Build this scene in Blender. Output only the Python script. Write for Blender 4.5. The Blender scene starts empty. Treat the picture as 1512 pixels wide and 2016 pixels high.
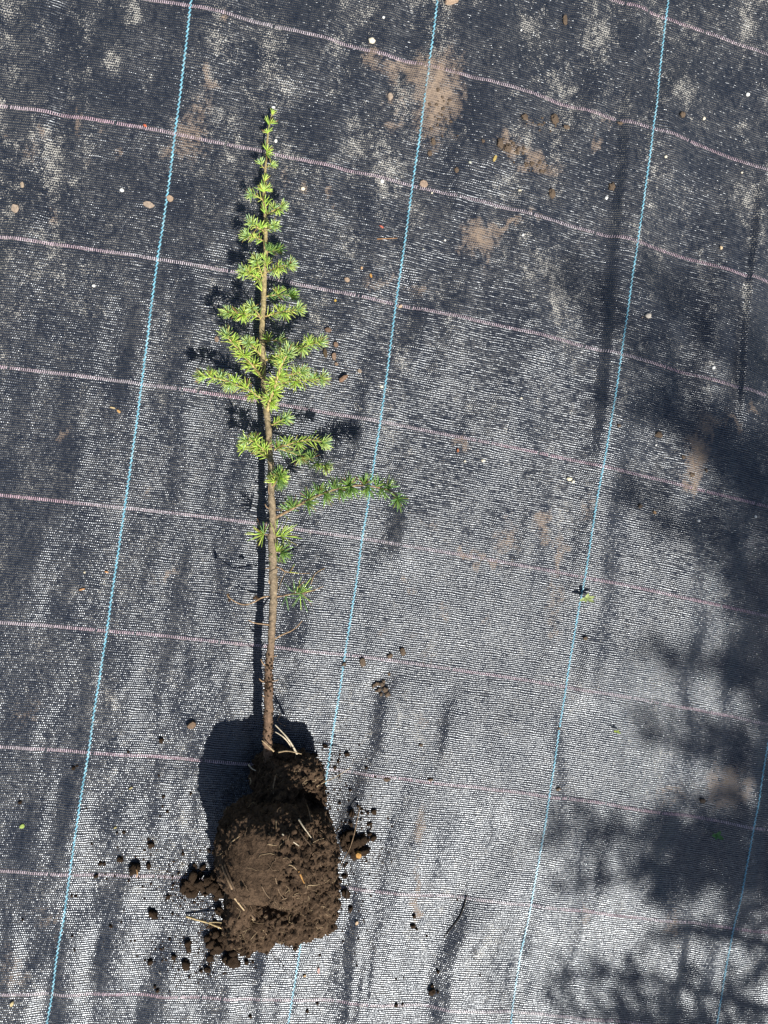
import bpy, bmesh, math, random
import numpy as np
from mathutils import Vector, Matrix, noise as mn
from mathutils.bvhtree import BVHTree
random.seed(7); rng = np.random.RandomState(7)
R = math.radians
S = bpy.context.scene
COL = S.collection

# ------------------------------------------------------------------ camera
W, H, F = 1512.0, 2016.0, 1456.0            # photograph size and focal length in its pixels (26 mm phone lens)
TX, TY = R(9.0), R(1.5)                     # the phone is tipped slightly to the right and down
n_ = np.array([-math.sin(TX), -math.sin(TY), 0.0]); n_[2] = math.sqrt(1 - n_[0]**2 - n_[1]**2)
ex_ = np.array([1.0, 0, 0]) - n_ * n_[0]; ex_ /= np.linalg.norm(ex_)
ey_ = np.cross(n_, ex_)
RW = np.stack([ex_, -ey_, -n_])             # world axes as seen from the camera (x right, y down, z forward)
CAMP = -RW @ np.array([0, 0, 1.0])
cam = bpy.data.cameras.new('camera'); cam_o = bpy.data.objects.new('camera', cam); COL.objects.link(cam_o)
cam.sensor_fit = 'VERTICAL'; cam.sensor_height = 36.0; cam.lens = 36.0 * F / H
cam.clip_start = 0.01; cam.clip_end = 200
m = np.eye(4)
m[:3, 0] = RW @ [1, 0, 0]; m[:3, 1] = RW @ [0, -1, 0]; m[:3, 2] = RW @ [0, 0, -1]; m[:3, 3] = CAMP
cam_o.matrix_world = Matrix(m.tolist())
S.camera = cam_o

# ------------------------------------------------------------------ light
SUN = Vector((0.240, -0.570, 0.786)).normalized()
EL = math.asin(SUN.z); AZ = math.atan2(SUN.x, SUN.y)
wd = bpy.data.worlds.new('World'); S.world = wd; wd.use_nodes = True
nt = wd.node_tree; bg = nt.nodes['Background']
sky = nt.nodes.new('ShaderNodeTexSky'); sky.sky_type = 'NISHITA'; sky.sun_disc = False
sky.sun_elevation = EL; sky.sun_rotation = AZ
nt.links.new(sky.outputs[0], bg.inputs[0]); bg.inputs[1].default_value = 0.058
sl = bpy.data.lights.new('sun', 'SUN'); sl.energy = 4.8; sl.angle = R(0.5); sl.color = (1.0, 0.965, 0.91)
so = bpy.data.objects.new('sun', sl); COL.objects.link(so); so.location = (1, -2, 3)
so.rotation_euler = (-SUN).to_track_quat('-Z', 'Y').to_euler()
S.view_settings.view_transform = 'Standard'; S.view_settings.look = 'None'
S.view_settings.exposure = 0.5; S.view_settings.gamma = 1.0

# ------------------------------------------------------------------ helpers
def ray(px, py):
    return RW @ np.array([(px - W/2)/F, (py - H/2)/F, 1.0])
def P(px, py, h=0.0):
    """point of the place at height h whose picture is pixel (px, py) of the photograph"""
    d = ray(px, py); t = (h - CAMP[2]) / d[2]
    return Vector(CAMP + t * d)
def z1(x, y): return (330 + x/3.78, 180 + y/3.78)
def z2(x, y): return (330 + x/3.024, 560 + y/3.024)
def z3(x, y): return (380 + x/3.36, 940 + y/3.36)
def z4(x, y): return (330 + x/3.024, 1370 + y/3.024)

def vnoise(x, y, seed=0):
    """smooth 2-D value noise, -1..1, arrays"""
    x = np.asarray(x, float); y = np.asarray(y, float)
    xi = np.floor(x).astype(np.int64); yi = np.floor(y).astype(np.int64)
    fx = x - xi; fy = y - yi
    fx = fx*fx*fx*(fx*(fx*6-15)+10); fy = fy*fy*fy*(fy*(fy*6-15)+10)
    def hsh(a, b):
        h = (a*374761393 + b*668265263 + seed*974634777) & 0xffffffff
        h = ((h ^ (h >> 13)) * 1274126177) & 0xffffffff
        return ((h ^ (h >> 16)) & 0xffff) / 32767.5 - 1
    a = hsh(xi, yi); b = hsh(xi+1, yi); c = hsh(xi, yi+1); d = hsh(xi+1, yi+1)
    return (a*(1-fx)+b*fx)*(1-fy) + (c*(1-fx)+d*fx)*fy

class MB:
    def __init__(s): s.v = []; s.f = []; s.c = []
    def add(s, vs, fs, col=None):
        o = len(s.v); s.v += [tuple(p) for p in vs]; s.f += [tuple(i+o for i in f) for f in fs]
        if col is not None:
            if isinstance(col[0], (int, float)): s.c += [tuple(col)]*len(vs)
            else: s.c += [tuple(c) for c in col]
    def mesh(s, name, mat=None, smooth=True):
        me = bpy.data.meshes.new(name); me.from_pydata(s.v, [], s.f)
        if s.c and len(s.c) == len(s.v):
            a = me.attributes.new('tint', 'FLOAT_COLOR', 'POINT')
            a.data.foreach_set('color', np.array([(c[0], c[1], c[2], 1.0) for c in s.c], np.float32).ravel())
        if smooth: me.polygons.foreach_set('use_smooth', [True]*len(me.polygons))
        if mat: me.materials.append(mat)
        me.update(); return me
    def build(s, name, mat=None, parent=None, smooth=True):
        o = bpy.data.objects.new(name, s.mesh(name, mat, smooth)); COL.objects.link(o)
        if parent: o.parent = parent
        return o
def tag(o, label=None, cat=None, group=None, kind=None):
    if label: o['label'] = label
    if cat: o['category'] = cat
    if group: o['group'] = group
    if kind: o['kind'] = kind
    return o
def empty(name, loc):
    o = bpy.data.objects.new(name, None); COL.objects.link(o); o.location = loc; o.empty_display_size = 0.02
    return o

def tube(mb, pts, rad, sides=8, col=None, rough=0.0, cap=True, seed=0):
    pts = [Vector(p) for p in pts]; n = len(pts)
    if n < 2: return
    T = [(pts[min(i+1, n-1)] - pts[max(i-1, 0)]).normalized() for i in range(n)]
    a = T[0].orthogonal().normalized(); vs = []; cs = []
    for i in range(n):
        a = (a - T[i]*a.dot(T[i])).normalized(); b = T[i].cross(a)
        r = rad[i] if not isinstance(rad, (int, float)) else rad
        for k in range(sides):
            th = 2*math.pi*k/sides
            rr = r
            if rough:
                q = pts[i]*260 + Vector((math.cos(th), math.sin(th), seed*3.1))*1.3
                rr = r*(1 + rough*mn.noise(q))
            vs.append(pts[i] + (a*math.cos(th) + b*math.sin(th))*rr)
            if col is not None: cs.append(col if isinstance(col[0], (int, float)) else col[i])
    fs = [(i*sides+k, i*sides+(k+1) % sides, (i+1)*sides+(k+1) % sides, (i+1)*sides+k) for i in range(n-1) for k in range(sides)]
    if cap:
        fs.append(tuple(range(sides))[::-1]); fs.append(tuple((n-1)*sides+k for k in range(sides)))
    mb.add(vs, fs, cs if col is not None else None)

def smooth_path(pts, step):
    """Catmull-Rom through the points, about `step` metres apart; pts are (Vector, radius)"""
    out = []
    n = len(pts)
    for i in range(n-1):
        p0 = pts[max(i-1, 0)]; p1 = pts[i]; p2 = pts[i+1]; p3 = pts[min(i+2, n-1)]
        k = max(1, int((p2[0]-p1[0]).length/step))
        for j in range(k):
            t = j/k
            def cr(a, b, c, d): return 0.5*((2*b) + (c-a)*t + (2*a-5*b+4*c-d)*t*t + (3*b-a-3*c+d)*t**3)
            out.append((cr(p0[0], p1[0], p2[0], p3[0]), p1[1]*(1-t)+p2[1]*t))
    out.append(pts[-1]); return out

def nd(mat, typ, **kw):
    n = mat.node_tree.nodes.new(typ)
    for k, v in kw.items(): setattr(n, k, v)
    return n
class NT:
    """small node-building helper"""
    def __init__(s, name):
        s.m = bpy.data.materials.new(name); s.m.use_nodes = True; s.t = s.m.node_tree
        s.b = s.t.nodes['Principled BSDF']; s.out = s.t.nodes['Material Output']
    def n(s, typ, **kw):
        x = s.t.nodes.new(typ)
        for k, v in kw.items(): setattr(x, k, v)
        return x
    def put(s, sock, v):
        if hasattr(v, 'links') or hasattr(v, 'is_linked'): s.t.links.new(v, sock)
        else: sock.default_value = v
    def math(s, op, a, b=0.0, c=0.0, clamp=False):
        x = s.n('ShaderNodeMath', operation=op); x.use_clamp = clamp
        s.put(x.inputs[0], a); s.put(x.inputs[1], b); s.put(x.inputs[2], c); return x.outputs[0]
    def vmath(s, op, a, b=None, sc=None):
        x = s.n('ShaderNodeVectorMath', operation=op); s.put(x.inputs[0], a)
        if b is not None: s.put(x.inputs[1], b)
        if sc is not None: s.put(x.inputs['Scale'], sc)
        return x.outputs[0]
    def mix(s, f, a, b):
        x = s.n('ShaderNodeMix', data_type='RGBA'); s.put(x.inputs[0], f); s.put(x.inputs[6], a); s.put(x.inputs[7], b); return x.outputs[2]
    def noise(s, vec=None, scale=5.0, detail=3.0, rough=0.55, dim='3D'):
        x = s.n('ShaderNodeTexNoise', noise_dimensions=dim); x.inputs['Scale'].default_value = scale
        x.inputs['Detail'].default_value = detail; x.inputs['Roughness'].default_value = rough
        if vec is not None: s.t.links.new(vec, x.inputs['Vector'])
        return x.outputs['Fac']
    def ramp(s, v, lo, hi, a=0.0, b=1.0):
        x = s.n('ShaderNodeMapRange'); x.interpolation_type = 'SMOOTHSTEP'
        s.put(x.inputs[0], v); s.put(x.inputs[1], lo); s.put(x.inputs[2], hi); s.put(x.inputs[3], a); s.put(x.inputs[4], b)
        return x.outputs[0]
    def attr(s, name):
        x = s.n('ShaderNodeAttribute'); x.attribute_name = name; return x
    def coord(s, which='Object'): return s.n('ShaderNodeTexCoord').outputs[which]
    def bump(s, h, dist, strength=1.0):
        x = s.n('ShaderNodeBump'); x.inputs['Distance'].default_value = dist; x.inputs['Strength'].default_value = strength
        s.t.links.new(h, x.inputs['Height']); s.t.links.new(x.outputs[0], s.b.inputs['Normal']); return x
    def base(s, c): s.put(s.b.inputs['Base Color'], c)
    def set(s, **kw):
        for k, v in kw.items(): s.put(s.b.inputs[k.replace('_', ' ')], v)

# ------------------------------------------------------------------ the woven sheet: its grid, read off the marker lines
GRID = [(0,0,371,12),(0,1,338,261),(0,2,303,512),(0,3,268,752),(0,4,236,993),(0,5,203,1240),(0,6,165,1484),(0,7,127,1722),(0,8,92,1955),
        (1,0,853,133),(1,1,820,370),(1,2,787,605),(1,3,751,831),(1,4,717,1060),(1,5,685,1288),(1,6,650,1515),(1,7,612,1743),(1,8,577,1972),
        (2,-1,1312,31),(2,0,1280,257),(2,1,1248,478),(2,2,1214,700),(2,3,1178,917),(2,4,1146,1133),(2,5,1120,1350),(2,6,1085,1565),(2,7,1050,1780),
        (3,6,1480,1634),(3,7,1442,1826),(3,5,1515,1425),(-1,1,-158,180),(-1,4,-250,955),(-1,7,-362,1708)]
_g = np.array(GRID, float)
_q = np.array([P(a, b)[:2] for a, b in _g[:, 2:]])
def _basis(u, v):
    uc = np.clip(u, -0.8, 3.1); vc = np.clip(v, -1.3, 8.6)
    return np.stack([np.ones_like(u), u, v, uc*uc, uc*vc, vc*vc, uc*vc*vc, uc*uc*vc], -1)
COEF = np.linalg.lstsq(_basis(_g[:, 0], _g[:, 1]), _q, rcond=None)[0]
def XY(u, v):
    u = np.asarray(u, float); v = np.asarray(v, float); u, v = np.broadcast_arrays(u, v)
    r = _basis(u, v) @ COEF
    return r[..., 0], r[..., 1]
NU, NV = 121, 53                            # warp and weft tapes in one marked rectangle

# wrinkles of the sheet: (pixels of the crest, height m, width to the left m, width to the right m)
FOLDS = [
 ([(1262,-40),(1243,160),(1232,330),(1215,480),(1205,620),(1192,760),(1180,880),(1172,960)], .0100, .010, .075),
 ([(1503,280),(1490,420),(1472,560),(1460,700),(1456,800),(1454,890)], .0075, .0028, .045),
 ([(905,1290),(880,1430),(845,1570),(815,1700),(792,1800),(772,1900),(752,2040)], .0040, .024, .05),
 ([(1005,-20),(985,140),(958,290),(930,420)], .0065, .045, .07),
 ([(300,-20),(285,90),(262,220),(245,330)], .0045, .045, .06),
 ([(622,-20),(600,90),(570,200)], .0040, .035, .05),
 ([(262,1690),(248,1760),(232,1840),(215,1930),(205,2030)], .0060, .018, .035),
 ([(45,330),(40,430),(22,520),(10,600)], .0045, .014, .04),
 ([(812,980),(795,1060),(778,1130)], .0035, .012, .03),
 ([(985,980),(978,1050),(965,1110)], .0022, .007, .02),
 ([(960,1240),(925,1370),(890,1500),(868,1640),(842,1760)], .0034, .026, .05),
 ([(735,1650),(716,1760),(700,1850),(682,1960)], .0028, .012, .022),
 ([(1060,1500),(1030,1640),(1000,1760),(965,1880)], .0042, .025, .05),
 ([(1260,1500),(1225,1620),(1195,1760),(1150,1900)], .0038, .025, .045),
 ([(690,560),(660,720),(640,850)], .003, .04, .05),
 ([(150,900),(120,1080),(95,1260)], .0035, .05, .07),
 ([(420,1100),(395,1260),(370,1390)], .003, .04, .06),
 ([(1330,120),(1310,260),(1290,380)], .003, .03, .05),
 ([(1120,520),(1085,640),(1060,760)], .0035, .035, .05),
 ([(1395,1040),(1360,1180),(1330,1300)], .0035, .03, .05),
]
FW = [(np.array([P(a, b)[:2] for a, b in f[0]]),) + f[1:] for f in FOLDS]
FOLDS += [([(735,1470),(708,1600),(690,1720)], .0042, .016, .03), ([(1015,1360),(980,1500),(948,1660)], .0040, .018, .04), ([(935,1760),(905,1880),(880,2040)], .0045, .018, .035),
 ([(1115,1620),(1085,1750),(1050,1910)], .0045, .018, .04), ([(1185,1220),(1160,1320),(1140,1420)], .0035, .02, .04), ([(645,1060),(618,1200),(590,1330)], .0035, .02, .04),
 ([(102,1540),(80,1690),(58,1860)], .0042, .025, .05), ([(345,1820),(330,1920),(318,2040)], .0040, .016, .03), ([(470,1900),(455,2040)], .0035, .015, .03), ([(155,1780),(135,1900),(120,2040)], .0035, .018, .035),
 ([(420,560),(395,720),(370,880)], .003, .03, .05), ([(900,560),(880,680),(860,800)], .0028, .022, .04), ([(1010,700),(990,800),(965,900)], .003, .02, .04), ([(340,1480),(320,1580),(305,1680)], .0035, .02, .04)]
FW = [(np.array([P(a, b)[:2] for a, b in f[0]]),) + f[1:] for f in FOLDS]
FINE = [  # thin gathers at the bottom between the ball and the middle crease
 ([(700,1880),(690,1950),(680,2040)], .0010, .004, .006), ([(720,1860),(712,1950),(700,2040)], .0012, .004, .006),
 ([(742,1840),(733,1930),(722,2040)], .0012, .004, .006), ([(668,1860),(662,1950)], .0010, .004, .006),
 ([(885,1400),(872,1480),(866,1550)], .0012, .003, .01), ([(560,1900),(548,2030)], .001, .006, .01)]
FW += [(np.array([P(a, b)[:2] for a, b in f[0]]),) + f[1:] for f in FINE]
WDIR = np.array([-0.150, -0.989])           # the way the warp (blue lines) runs
WPER = np.array([0.989, -0.150])
def fabric_z(x, y):
    x = np.asarray(x, float); y = np.asarray(y, float)
    s = x*WPER[0] + y*WPER[1]; t = x*WDIR[0] + y*WDIR[1]
    z = 0.0040*vnoise(s/.080 + .5*vnoise(t/.2, s/.2, 5), t/.34, 11) + 0.0030*vnoise(s/.034 + .7*vnoise(t/.09, s/.1, 6), t/.15, 12)
    z = z + 0.0005*vnoise(s/.013 + .5*vnoise(t/.05, s/.05, 7), t/.06, 13) + 0.0030*vnoise(x/.33, y/.42, 14) + 0.00013*vnoise(s/.006, t/.02, 15)
    for pl, hgt, wl, wr in FW:
        best = np.full(x.shape, 1e9); dd = np.zeros(x.shape); along = np.zeros(x.shape)
        L = len(pl) - 1
        for i in range(L):
            a, b = pl[i], pl[i+1]; e = b - a; l2 = e @ e
            tt = np.clip(((x-a[0])*e[0] + (y-a[1])*e[1]) / l2, 0, 1)
            dx = x - (a[0] + tt*e[0]); dy = y - (a[1] + tt*e[1]); d = dx*dx + dy*dy
            sgn = np.sign((x-a[0])*(-e[1]) + (y-a[1])*e[0])   # + = right of the crest in the picture
            k = d < best
            best = np.where(k, d, best); dd = np.where(k, sgn*np.sqrt(d), dd); along = np.where(k, (i+tt)/L, along)
        w = np.where(dd > 0, wr, wl)
        fade = np.clip(np.minimum(along, 1-along)*3.2, 0, 1); fade = fade*fade*(3-2*fade)
        z = z + hgt*fade*np.exp(-(dd/w)**2)
    return z
def Pf(px, py, up=0.0):
    """point lying on the sheet under pixel (px, py)"""
    p = P(px, py, 0.003)
    for _ in range(2): p = P(px, py, float(fabric_z(p.x, p.y)))
    p.z += up; return p

# dried mud and pale dust rubbed into the weave: x, y, half-length across, half-length down, turn (deg), strength
MUD = [(862,190,40,70,10,1),(800,138,65,22,14,.75),(728,112,14,20,0,.7),(775,240,22,16,0,.6),(770,190,10,14,0,.6),(790,190,30,40,0,.35),(835,140,45,30,0,.75),
 (1040,310,55,18,28,.85),(995,288,22,16,0,.8),(945,468,36,30,-20,.85),(1000,437,32,9,-27,.95),(1050,425,22,9,-10,.4),(955,515,9,22,0,.5),(905,478,10,12,0,.5),
 (410,160,14,28,-25,.75),(372,262,40,45,0,.52),(360,300,50,18,0,.5),(398,212,20,25,0,.5),(60,300,26,24,0,.35),(12,255,12,8,0,.6),(82,255,10,12,0,.6),
 (152,246,9,11,0,.75),(200,246,7,11,0,.7),(440,45,8,13,0,.9),(175,320,10,30,0,.3),(232,292,6,22,0,.5),(105,420,24,9,0,.4),
 (750,552,38,22,0,.42),(826,572,30,14,0,.42),(730,560,12,14,0,.5),(648,385,10,10,0,.6),(596,382,11,10,0,.7),(652,398,10,14,0,.4),
 (912,1088,16,11,-30,.8),(955,1100,45,9,8,.6),(1000,1062,24,34,0,.55),(1065,1035,14,24,0,.6),(1080,1065,16,14,0,.6),(1105,1090,10,45,6,.6),(1095,1190,16,60,4,.4),(850,1035,22,16,0,.35),(1150,1000,18,20,0,.4),
 (905,870,14,16,0,.6),(805,1155,14,14,0,.5),(870,1205,8,10,0,.5),(820,1240,22,14,0,.3),(955,1210,7,9,0,.6),(750,1235,20,14,0,.3),(545,620,14,14,0,.2),
 (1365,900,20,40,12,.75),(1362,935,18,20,0,.8),(1395,840,26,16,25,.6),(1435,832,20,10,25,.6),(1480,808,12,9,0,.6),(1395,870,12,26,0,.55),
 (333,1122,13,13,0,.55),(300,1150,18,12,0,.3),(120,855,12,10,-30,.5),(290,970,10,10,0,.4),(20,1420,60,40,0,.2),(60,1410,30,26,0,.3),
 (822,1640,9,55,4,.5),(818,1740,9,50,4,.6),(814,1790,8,24,0,.75),(829,1625,9,14,0,.6),(1438,1552,44,30,0,.7),(1320,1560,40,26,0,.35),
 (1152,1800,9,14,-10,.5),(1320,1830,14,22,-10,.5),(1400,1550,18,24,0,.5),(95,1810,40,46,0,.3),(20,1900,30,40,0,.35),(30,1935,30,18,0,.4),
 (1045,240,30,12,0,.3),(1190,235,14,8,0,.4),(1175,285,6,14,0,.6),(690,715,8,8,0,.3),(640,690,20,40,0,.25),(560,345,20,16,0,.3),(840,1310,20,26,0,.25),(825,1420,12,20,0,.35)]
PALE = [(168,60,13,48,6,1),(222,110,22,36,-20,.9),(262,22,18,22,0,.9),(22,30,12,60,0,.6),(415,155,14,26,-25,.95),(395,195,20,25,-10,.5),(20,410,16,40,0,.85),(60,395,22,22,0,.5),
 (95,340,16,28,0,.6),(100,330,40,12,0,.5),(60,500,12,16,0,.9),(75,530,26,30,0,.55),(165,610,16,28,0,.8),(175,425,18,30,0,.5),(160,460,16,14,0,.5),(245,545,10,40,0,.3),(170,500,20,14,0,.3),
 (440,95,20,20,0,.6),(420,110,14,50,0,.4),(330,225,20,10,0,.4),(670,150,22,40,8,.7),(690,40,26,26,0,.5),(845,120,6,40,8,.7),(715,215,20,60,8,.45),(900,130,8,60,0,.2),
 (1040,40,30,50,8,.75),(1060,110,22,40,8,.6),(1030,170,26,26,0,.6),(1112,150,24,14,0,.4),(1170,150,20,50,8,.5),(1228,200,18,40,8,.6),(1350,20,10,14,0,.7),(1340,70,14,24,0,.4),
 (1230,290,14,30,8,.5),(1140,330,30,30,8,.35),(1280,380,18,40,8,.5),(1490,455,5,50,6,.8),(1466,590,6,50,5,.95),(1478,520,5,40,5,.6),(1403,665,9,16,0,1),(1403,635,14,26,0,.5),(1398,718,7,14,0,.95),
 (1262,670,7,30,6,.85),(1258,690,5,18,0,.8),(1275,570,8,40,0,.5),(1335,640,16,20,0,.4),(1497,925,8,26,0,.8),(1505,760,10,60,0,.6),(1445,1018,5,14,0,.6),(1230,770,18,40,0,.35),(1268,830,5,20,0,.4),
 (1130,860,16,50,6,.4),(1125,810,10,14,0,.6),(1120,940,14,60,6,.35),(640,470,40,30,0,.25),(640,300,30,30,0,.3),(1045,380,40,30,0,.25),(740,500,30,30,0,.25)]
def blobs(lst, px, py):
    a = np.zeros_like(px)
    wx, wy = vnoise(px/16, py/30, 51)*9 + vnoise(px/7, py/12, 53)*5, vnoise(px/18, py/26, 52)*20 + vnoise(px/6, py/12, 54)*9
    px = px + wx; py = py + wy                # ragged outlines
    for cx, cy, rx, ry, ang, st in lst:
        c, s = math.cos(R(ang)), math.sin(R(ang)); dx = px-cx; dy = py-cy
        q = ((dx*c + dy*s)/rx)**2 + ((-dx*s + dy*c)/ry)**2
        a = np.maximum(a, st*np.exp(-q*0.75))
    return a
def to_px(x, y, z=0.0):
    p = np.stack([x - CAMP[0], y - CAMP[1], np.zeros_like(x) + z - CAMP[2]], -1) @ RW
    return W/2 + F*p[..., 0]/p[..., 2], H/2 + F*p[..., 1]/p[..., 2]

# ------------------------------------------------------------------ materials
def fabric_material():
    t = NT('woven_black_fabric')
    uv = t.n('ShaderNodeUVMap'); uv.uv_map = 'weave'
    sep = t.n('ShaderNodeSeparateXYZ'); t.t.links.new(uv.outputs[0], sep.inputs[0])
    # small waver so that the tapes are not ruler-straight
    wob = t.noise(uv.outputs[0], scale=9, detail=2, dim='2D')
    U = t.math('MULTIPLY', sep.outputs[0], NU)
    V = t.math('ADD', t.math('MULTIPLY', sep.outputs[1], NV), t.math('MULTIPLY', t.math('SUBTRACT', wob, .5), 1.3))
    row = t.math('FLOOR', V); fv = t.math('FRACT', V)
    Us = t.math('ADD', U, t.math('MULTIPLY', row, .5))
    colm = t.math('FLOOR', Us); fu = t.math('FRACT', Us)
    TP = 2*math.pi
    cv = t.math('SINE', t.math('MULTIPLY', fv, TP)); cu = t.math('SINE', t.math('MULTIPLY', fu, TP))
    cv = t.math('MULTIPLY', cv, t.math('ABSOLUTE', cv)); cu = t.math('MULTIPLY', cu, t.math('ABSOLUTE', cu))   # flat tapes with rounded edges
    cell = t.n('ShaderNodeCombineXYZ'); t.put(cell.inputs[0], colm); t.put(cell.inputs[1], row)
    wn = t.n('ShaderNodeTexWhiteNoise', noise_dimensions='2D'); t.t.links.new(cell.outputs[0], wn.inputs['Vector'])
    rnd = wn.outputs['Value']; rcol = t.n('ShaderNodeSeparateColor'); t.t.links.new(wn.outputs['Color'], rcol.inputs[0])
    # long streaks along the weft: each tape lies a little differently
    st = t.n('ShaderNodeCombineXYZ'); t.put(st.inputs[0], t.math('MULTIPLY', sep.outputs[0], 16.0)); t.put(st.inputs[1], t.math('MULTIPLY', row, 3.7))
    streak = t.noise(st.outputs[0], scale=1.0, detail=2, dim='2D')
    # slopes of the tape surface
    sv = t.math('MULTIPLY', t.math('MULTIPLY', cv, .36), t.ramp(streak, .2, .8, .6, 1.4))
    sv = t.math('ADD', sv, t.math('MULTIPLY', t.math('SUBTRACT', rcol.outputs[0], .5), .14))
    sv = t.math('ADD', sv, t.math('MULTIPLY', t.math('SUBTRACT', streak, .5), .20))
    kink = t.ramp(rnd, .95, .97)             # some crossings stand up more steeply and glint
    sv = t.math('ADD', sv, t.math('MULTIPLY', kink, t.math('MULTIPLY', cv, .38)))
    su = t.math('ADD', t.math('MULTIPLY', cu, .22), t.math('MULTIPLY', t.math('SUBTRACT', rcol.outputs[1], .5), .26))
    geo = t.n('ShaderNodeNewGeometry')
    g = t.vmath('ADD', t.vmath('SCALE', (0.989, -0.150, 0.0), sc=su), t.vmath('SCALE', (0.10, 0.995, 0.0), sc=sv))
    nrm = t.vmath('NORMALIZE', t.vmath('SUBTRACT', geo.outputs['Normal'], g))
    # gaps between the tapes
    gv = t.ramp(t.math('ABSOLUTE', t.math('SUBTRACT', fv, .5)), .28, .42)
    gu = t.ramp(t.math('ABSOLUTE', t.math('SUBTRACT', fu, .5)), .30, .44)
    gap = t.math('MAXIMUM', gv, t.math('MULTIPLY', gu, .8))
    mud = t.attr('mud').outputs['Fac']; pale = t.attr('pale').outputs['Fac']
    pos = t.coord('Object')
    n1 = t.noise(pos, scale=95, detail=4, rough=.65); n2 = t.noise(pos, scale=14, detail=4, rough=.6)
    n3 = t.noise(pos, scale=420, detail=2); n4 = t.noise(pos, scale=620, detail=2, rough=.7)
    # pale dust sits in the gaps; glints at the crossings are painted with it
    dens = t.math('ADD', pale, t.math('MULTIPLY', t.math('SUBTRACT', n2, .5), t.math('MULTIPLY', pale, 2.4)))
    dust = t.math('MULTIPLY', gap, t.ramp(t.math('ADD', dens, t.math('ADD', t.math('MULTIPLY', t.math('SUBTRACT', n4, .5), 2.3), t.math('MULTIPLY', t.math('SUBTRACT', n1, .5), 1.5))), .50, .80))
    glint_dots = t.math('MULTIPLY', t.math('MULTIPLY', gv, gu), t.math('MULTIPLY', t.ramp(rnd, .25, .6), t.ramp(n2, .35, .6, .25, .75)))  # pale specks at tape crossings: dust and sun glints put into one colour
    dust = t.math('MAXIMUM', dust, glint_dots)
    solid = t.ramp(t.math('ADD', pale, t.math('MULTIPLY', t.math('SUBTRACT', n1, .5), .9)), .95, 1.22)
    dust = t.math('MAXIMUM', dust, solid)
    md = t.math('ADD', mud, t.math('ADD', t.math('MULTIPLY', t.math('SUBTRACT', n1, .5), t.math('ADD', .25, t.math('MULTIPLY', mud, 1.5))), t.math('MULTIPLY', t.math('MULTIPLY', t.math('SUBTRACT', n4, .5), 1.1), mud)))
    mudf = t.math('MAXIMUM', t.ramp(md, .62, .92), t.math('MULTIPLY', t.math('ADD', .15, t.math('MULTIPLY', gap, .85)), t.ramp(t.math('ADD', md, t.math('MULTIPLY', t.math('SUBTRACT', rnd, .5), .3)), .22, .62)))
    # faded, slightly uneven black polypropylene
    blk = t.mix(n2, (.014, .017, .026, 1), (.024, .029, .041, 1))
    blk = t.mix(t.math('MULTIPLY', gap, .55), blk, (.010, .011, .013, 1))
    film = t.math('MULTIPLY', t.ramp(n2, .40, .75), .02)
    c = t.mix(film, blk, (.33, .28, .21, 1))
    c = t.mix(t.math('MULTIPLY', dust, .86), c, t.mix(n3, (.60, .555, .46, 1), (.80, .76, .67, 1)))
    c = t.mix(t.math('MULTIPLY', mudf, .9), c, t.mix(n3, (.22, .162, .118, 1), (.38, .29, .215, 1)))
    t.base(c)
    dirt = t.math('MAXIMUM', dust, mudf)
    t.set(Roughness=t.math('ADD', t.math('ADD', .24, t.math('MULTIPLY', rcol.outputs[2], .12)), t.math('MULTIPLY', dirt, .5), clamp=True))
    rib = t.ramp(t.math('ABSOLUTE', t.math('SUBTRACT', fv, .5)), .17, .31, 1.0, .06)   # the thread sunk between two weft tapes hardly shines
    t.put(t.b.inputs['Specular IOR Level'], t.math('MULTIPLY', t.math('SUBTRACT', 1.0, t.math('MULTIPLY', dirt, .9)), rib))
    t.b.inputs['IOR'].default_value = 1.68; t.b.inputs['Specular Tint'].default_value = (.90, .95, 1.0, 1)
    t.t.links.new(nrm, t.b.inputs['Normal'])
    return t.m
def tint_material(name, rough=.6, spec=.3, nscale=300, namp=.35, bump=0.0, bscale=500, transl=0.0):
    t = NT(name); a = t.attr('tint').outputs['Color']
    n = t.noise(t.coord('Object'), scale=nscale, detail=4, rough=.65)
    hv = t.n('ShaderNodeHueSaturation'); t.t.links.new(a, hv.inputs['Color']); t.put(hv.inputs['Value'], t.ramp(n, .25, .75, 1-namp, 1+namp))
    t.base(hv.outputs[0]); t.set(Roughness=rough); t.b.inputs['Specular IOR Level'].default_value = spec
    if bump: t.bump(t.noise(t.coord('Object'), scale=bscale, detail=5, rough=.7), bump)
    if transl:
        tr = t.n('ShaderNodeBsdfTranslucent'); t.t.links.new(hv.outputs[0], tr.inputs[0])
        ms = t.n('ShaderNodeMixShader'); ms.inputs[0].default_value = transl
        t.t.links.new(t.b.outputs[0], ms.inputs[1]); t.t.links.new(tr.outputs[0], ms.inputs[2]); t.t.links.new(ms.outputs[0], t.out.inputs[0])
    return t.m
def soil_material(name, dark, light, fleck=(.30, .19, .08, 1), fk=.72, scale=1.0, coords='Object'):
    t = NT(name); co = t.coord(coords)
    a = t.noise(co, scale=55*scale, detail=5, rough=.7); b = t.noise(co, scale=420*scale, detail=4, rough=.7); d = t.noise(co, scale=900*scale, detail=1)
    c = t.mix(t.ramp(t.math('ADD', t.math('MULTIPLY', a, .55), t.math('MULTIPLY', b, .45)), .34, .68), dark, light)
    c = t.mix(t.math('MULTIPLY', t.ramp(d, fk, fk+.06), .8), c, fleck)
    t.base(c); t.set(Roughness=.95); t.b.inputs['Specular IOR Level'].default_value = .12
    t.bump(t.math('ADD', t.math('MULTIPLY', b, .7), t.math('MULTIPLY', a, .6)), .0022)
    return t.m
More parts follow.
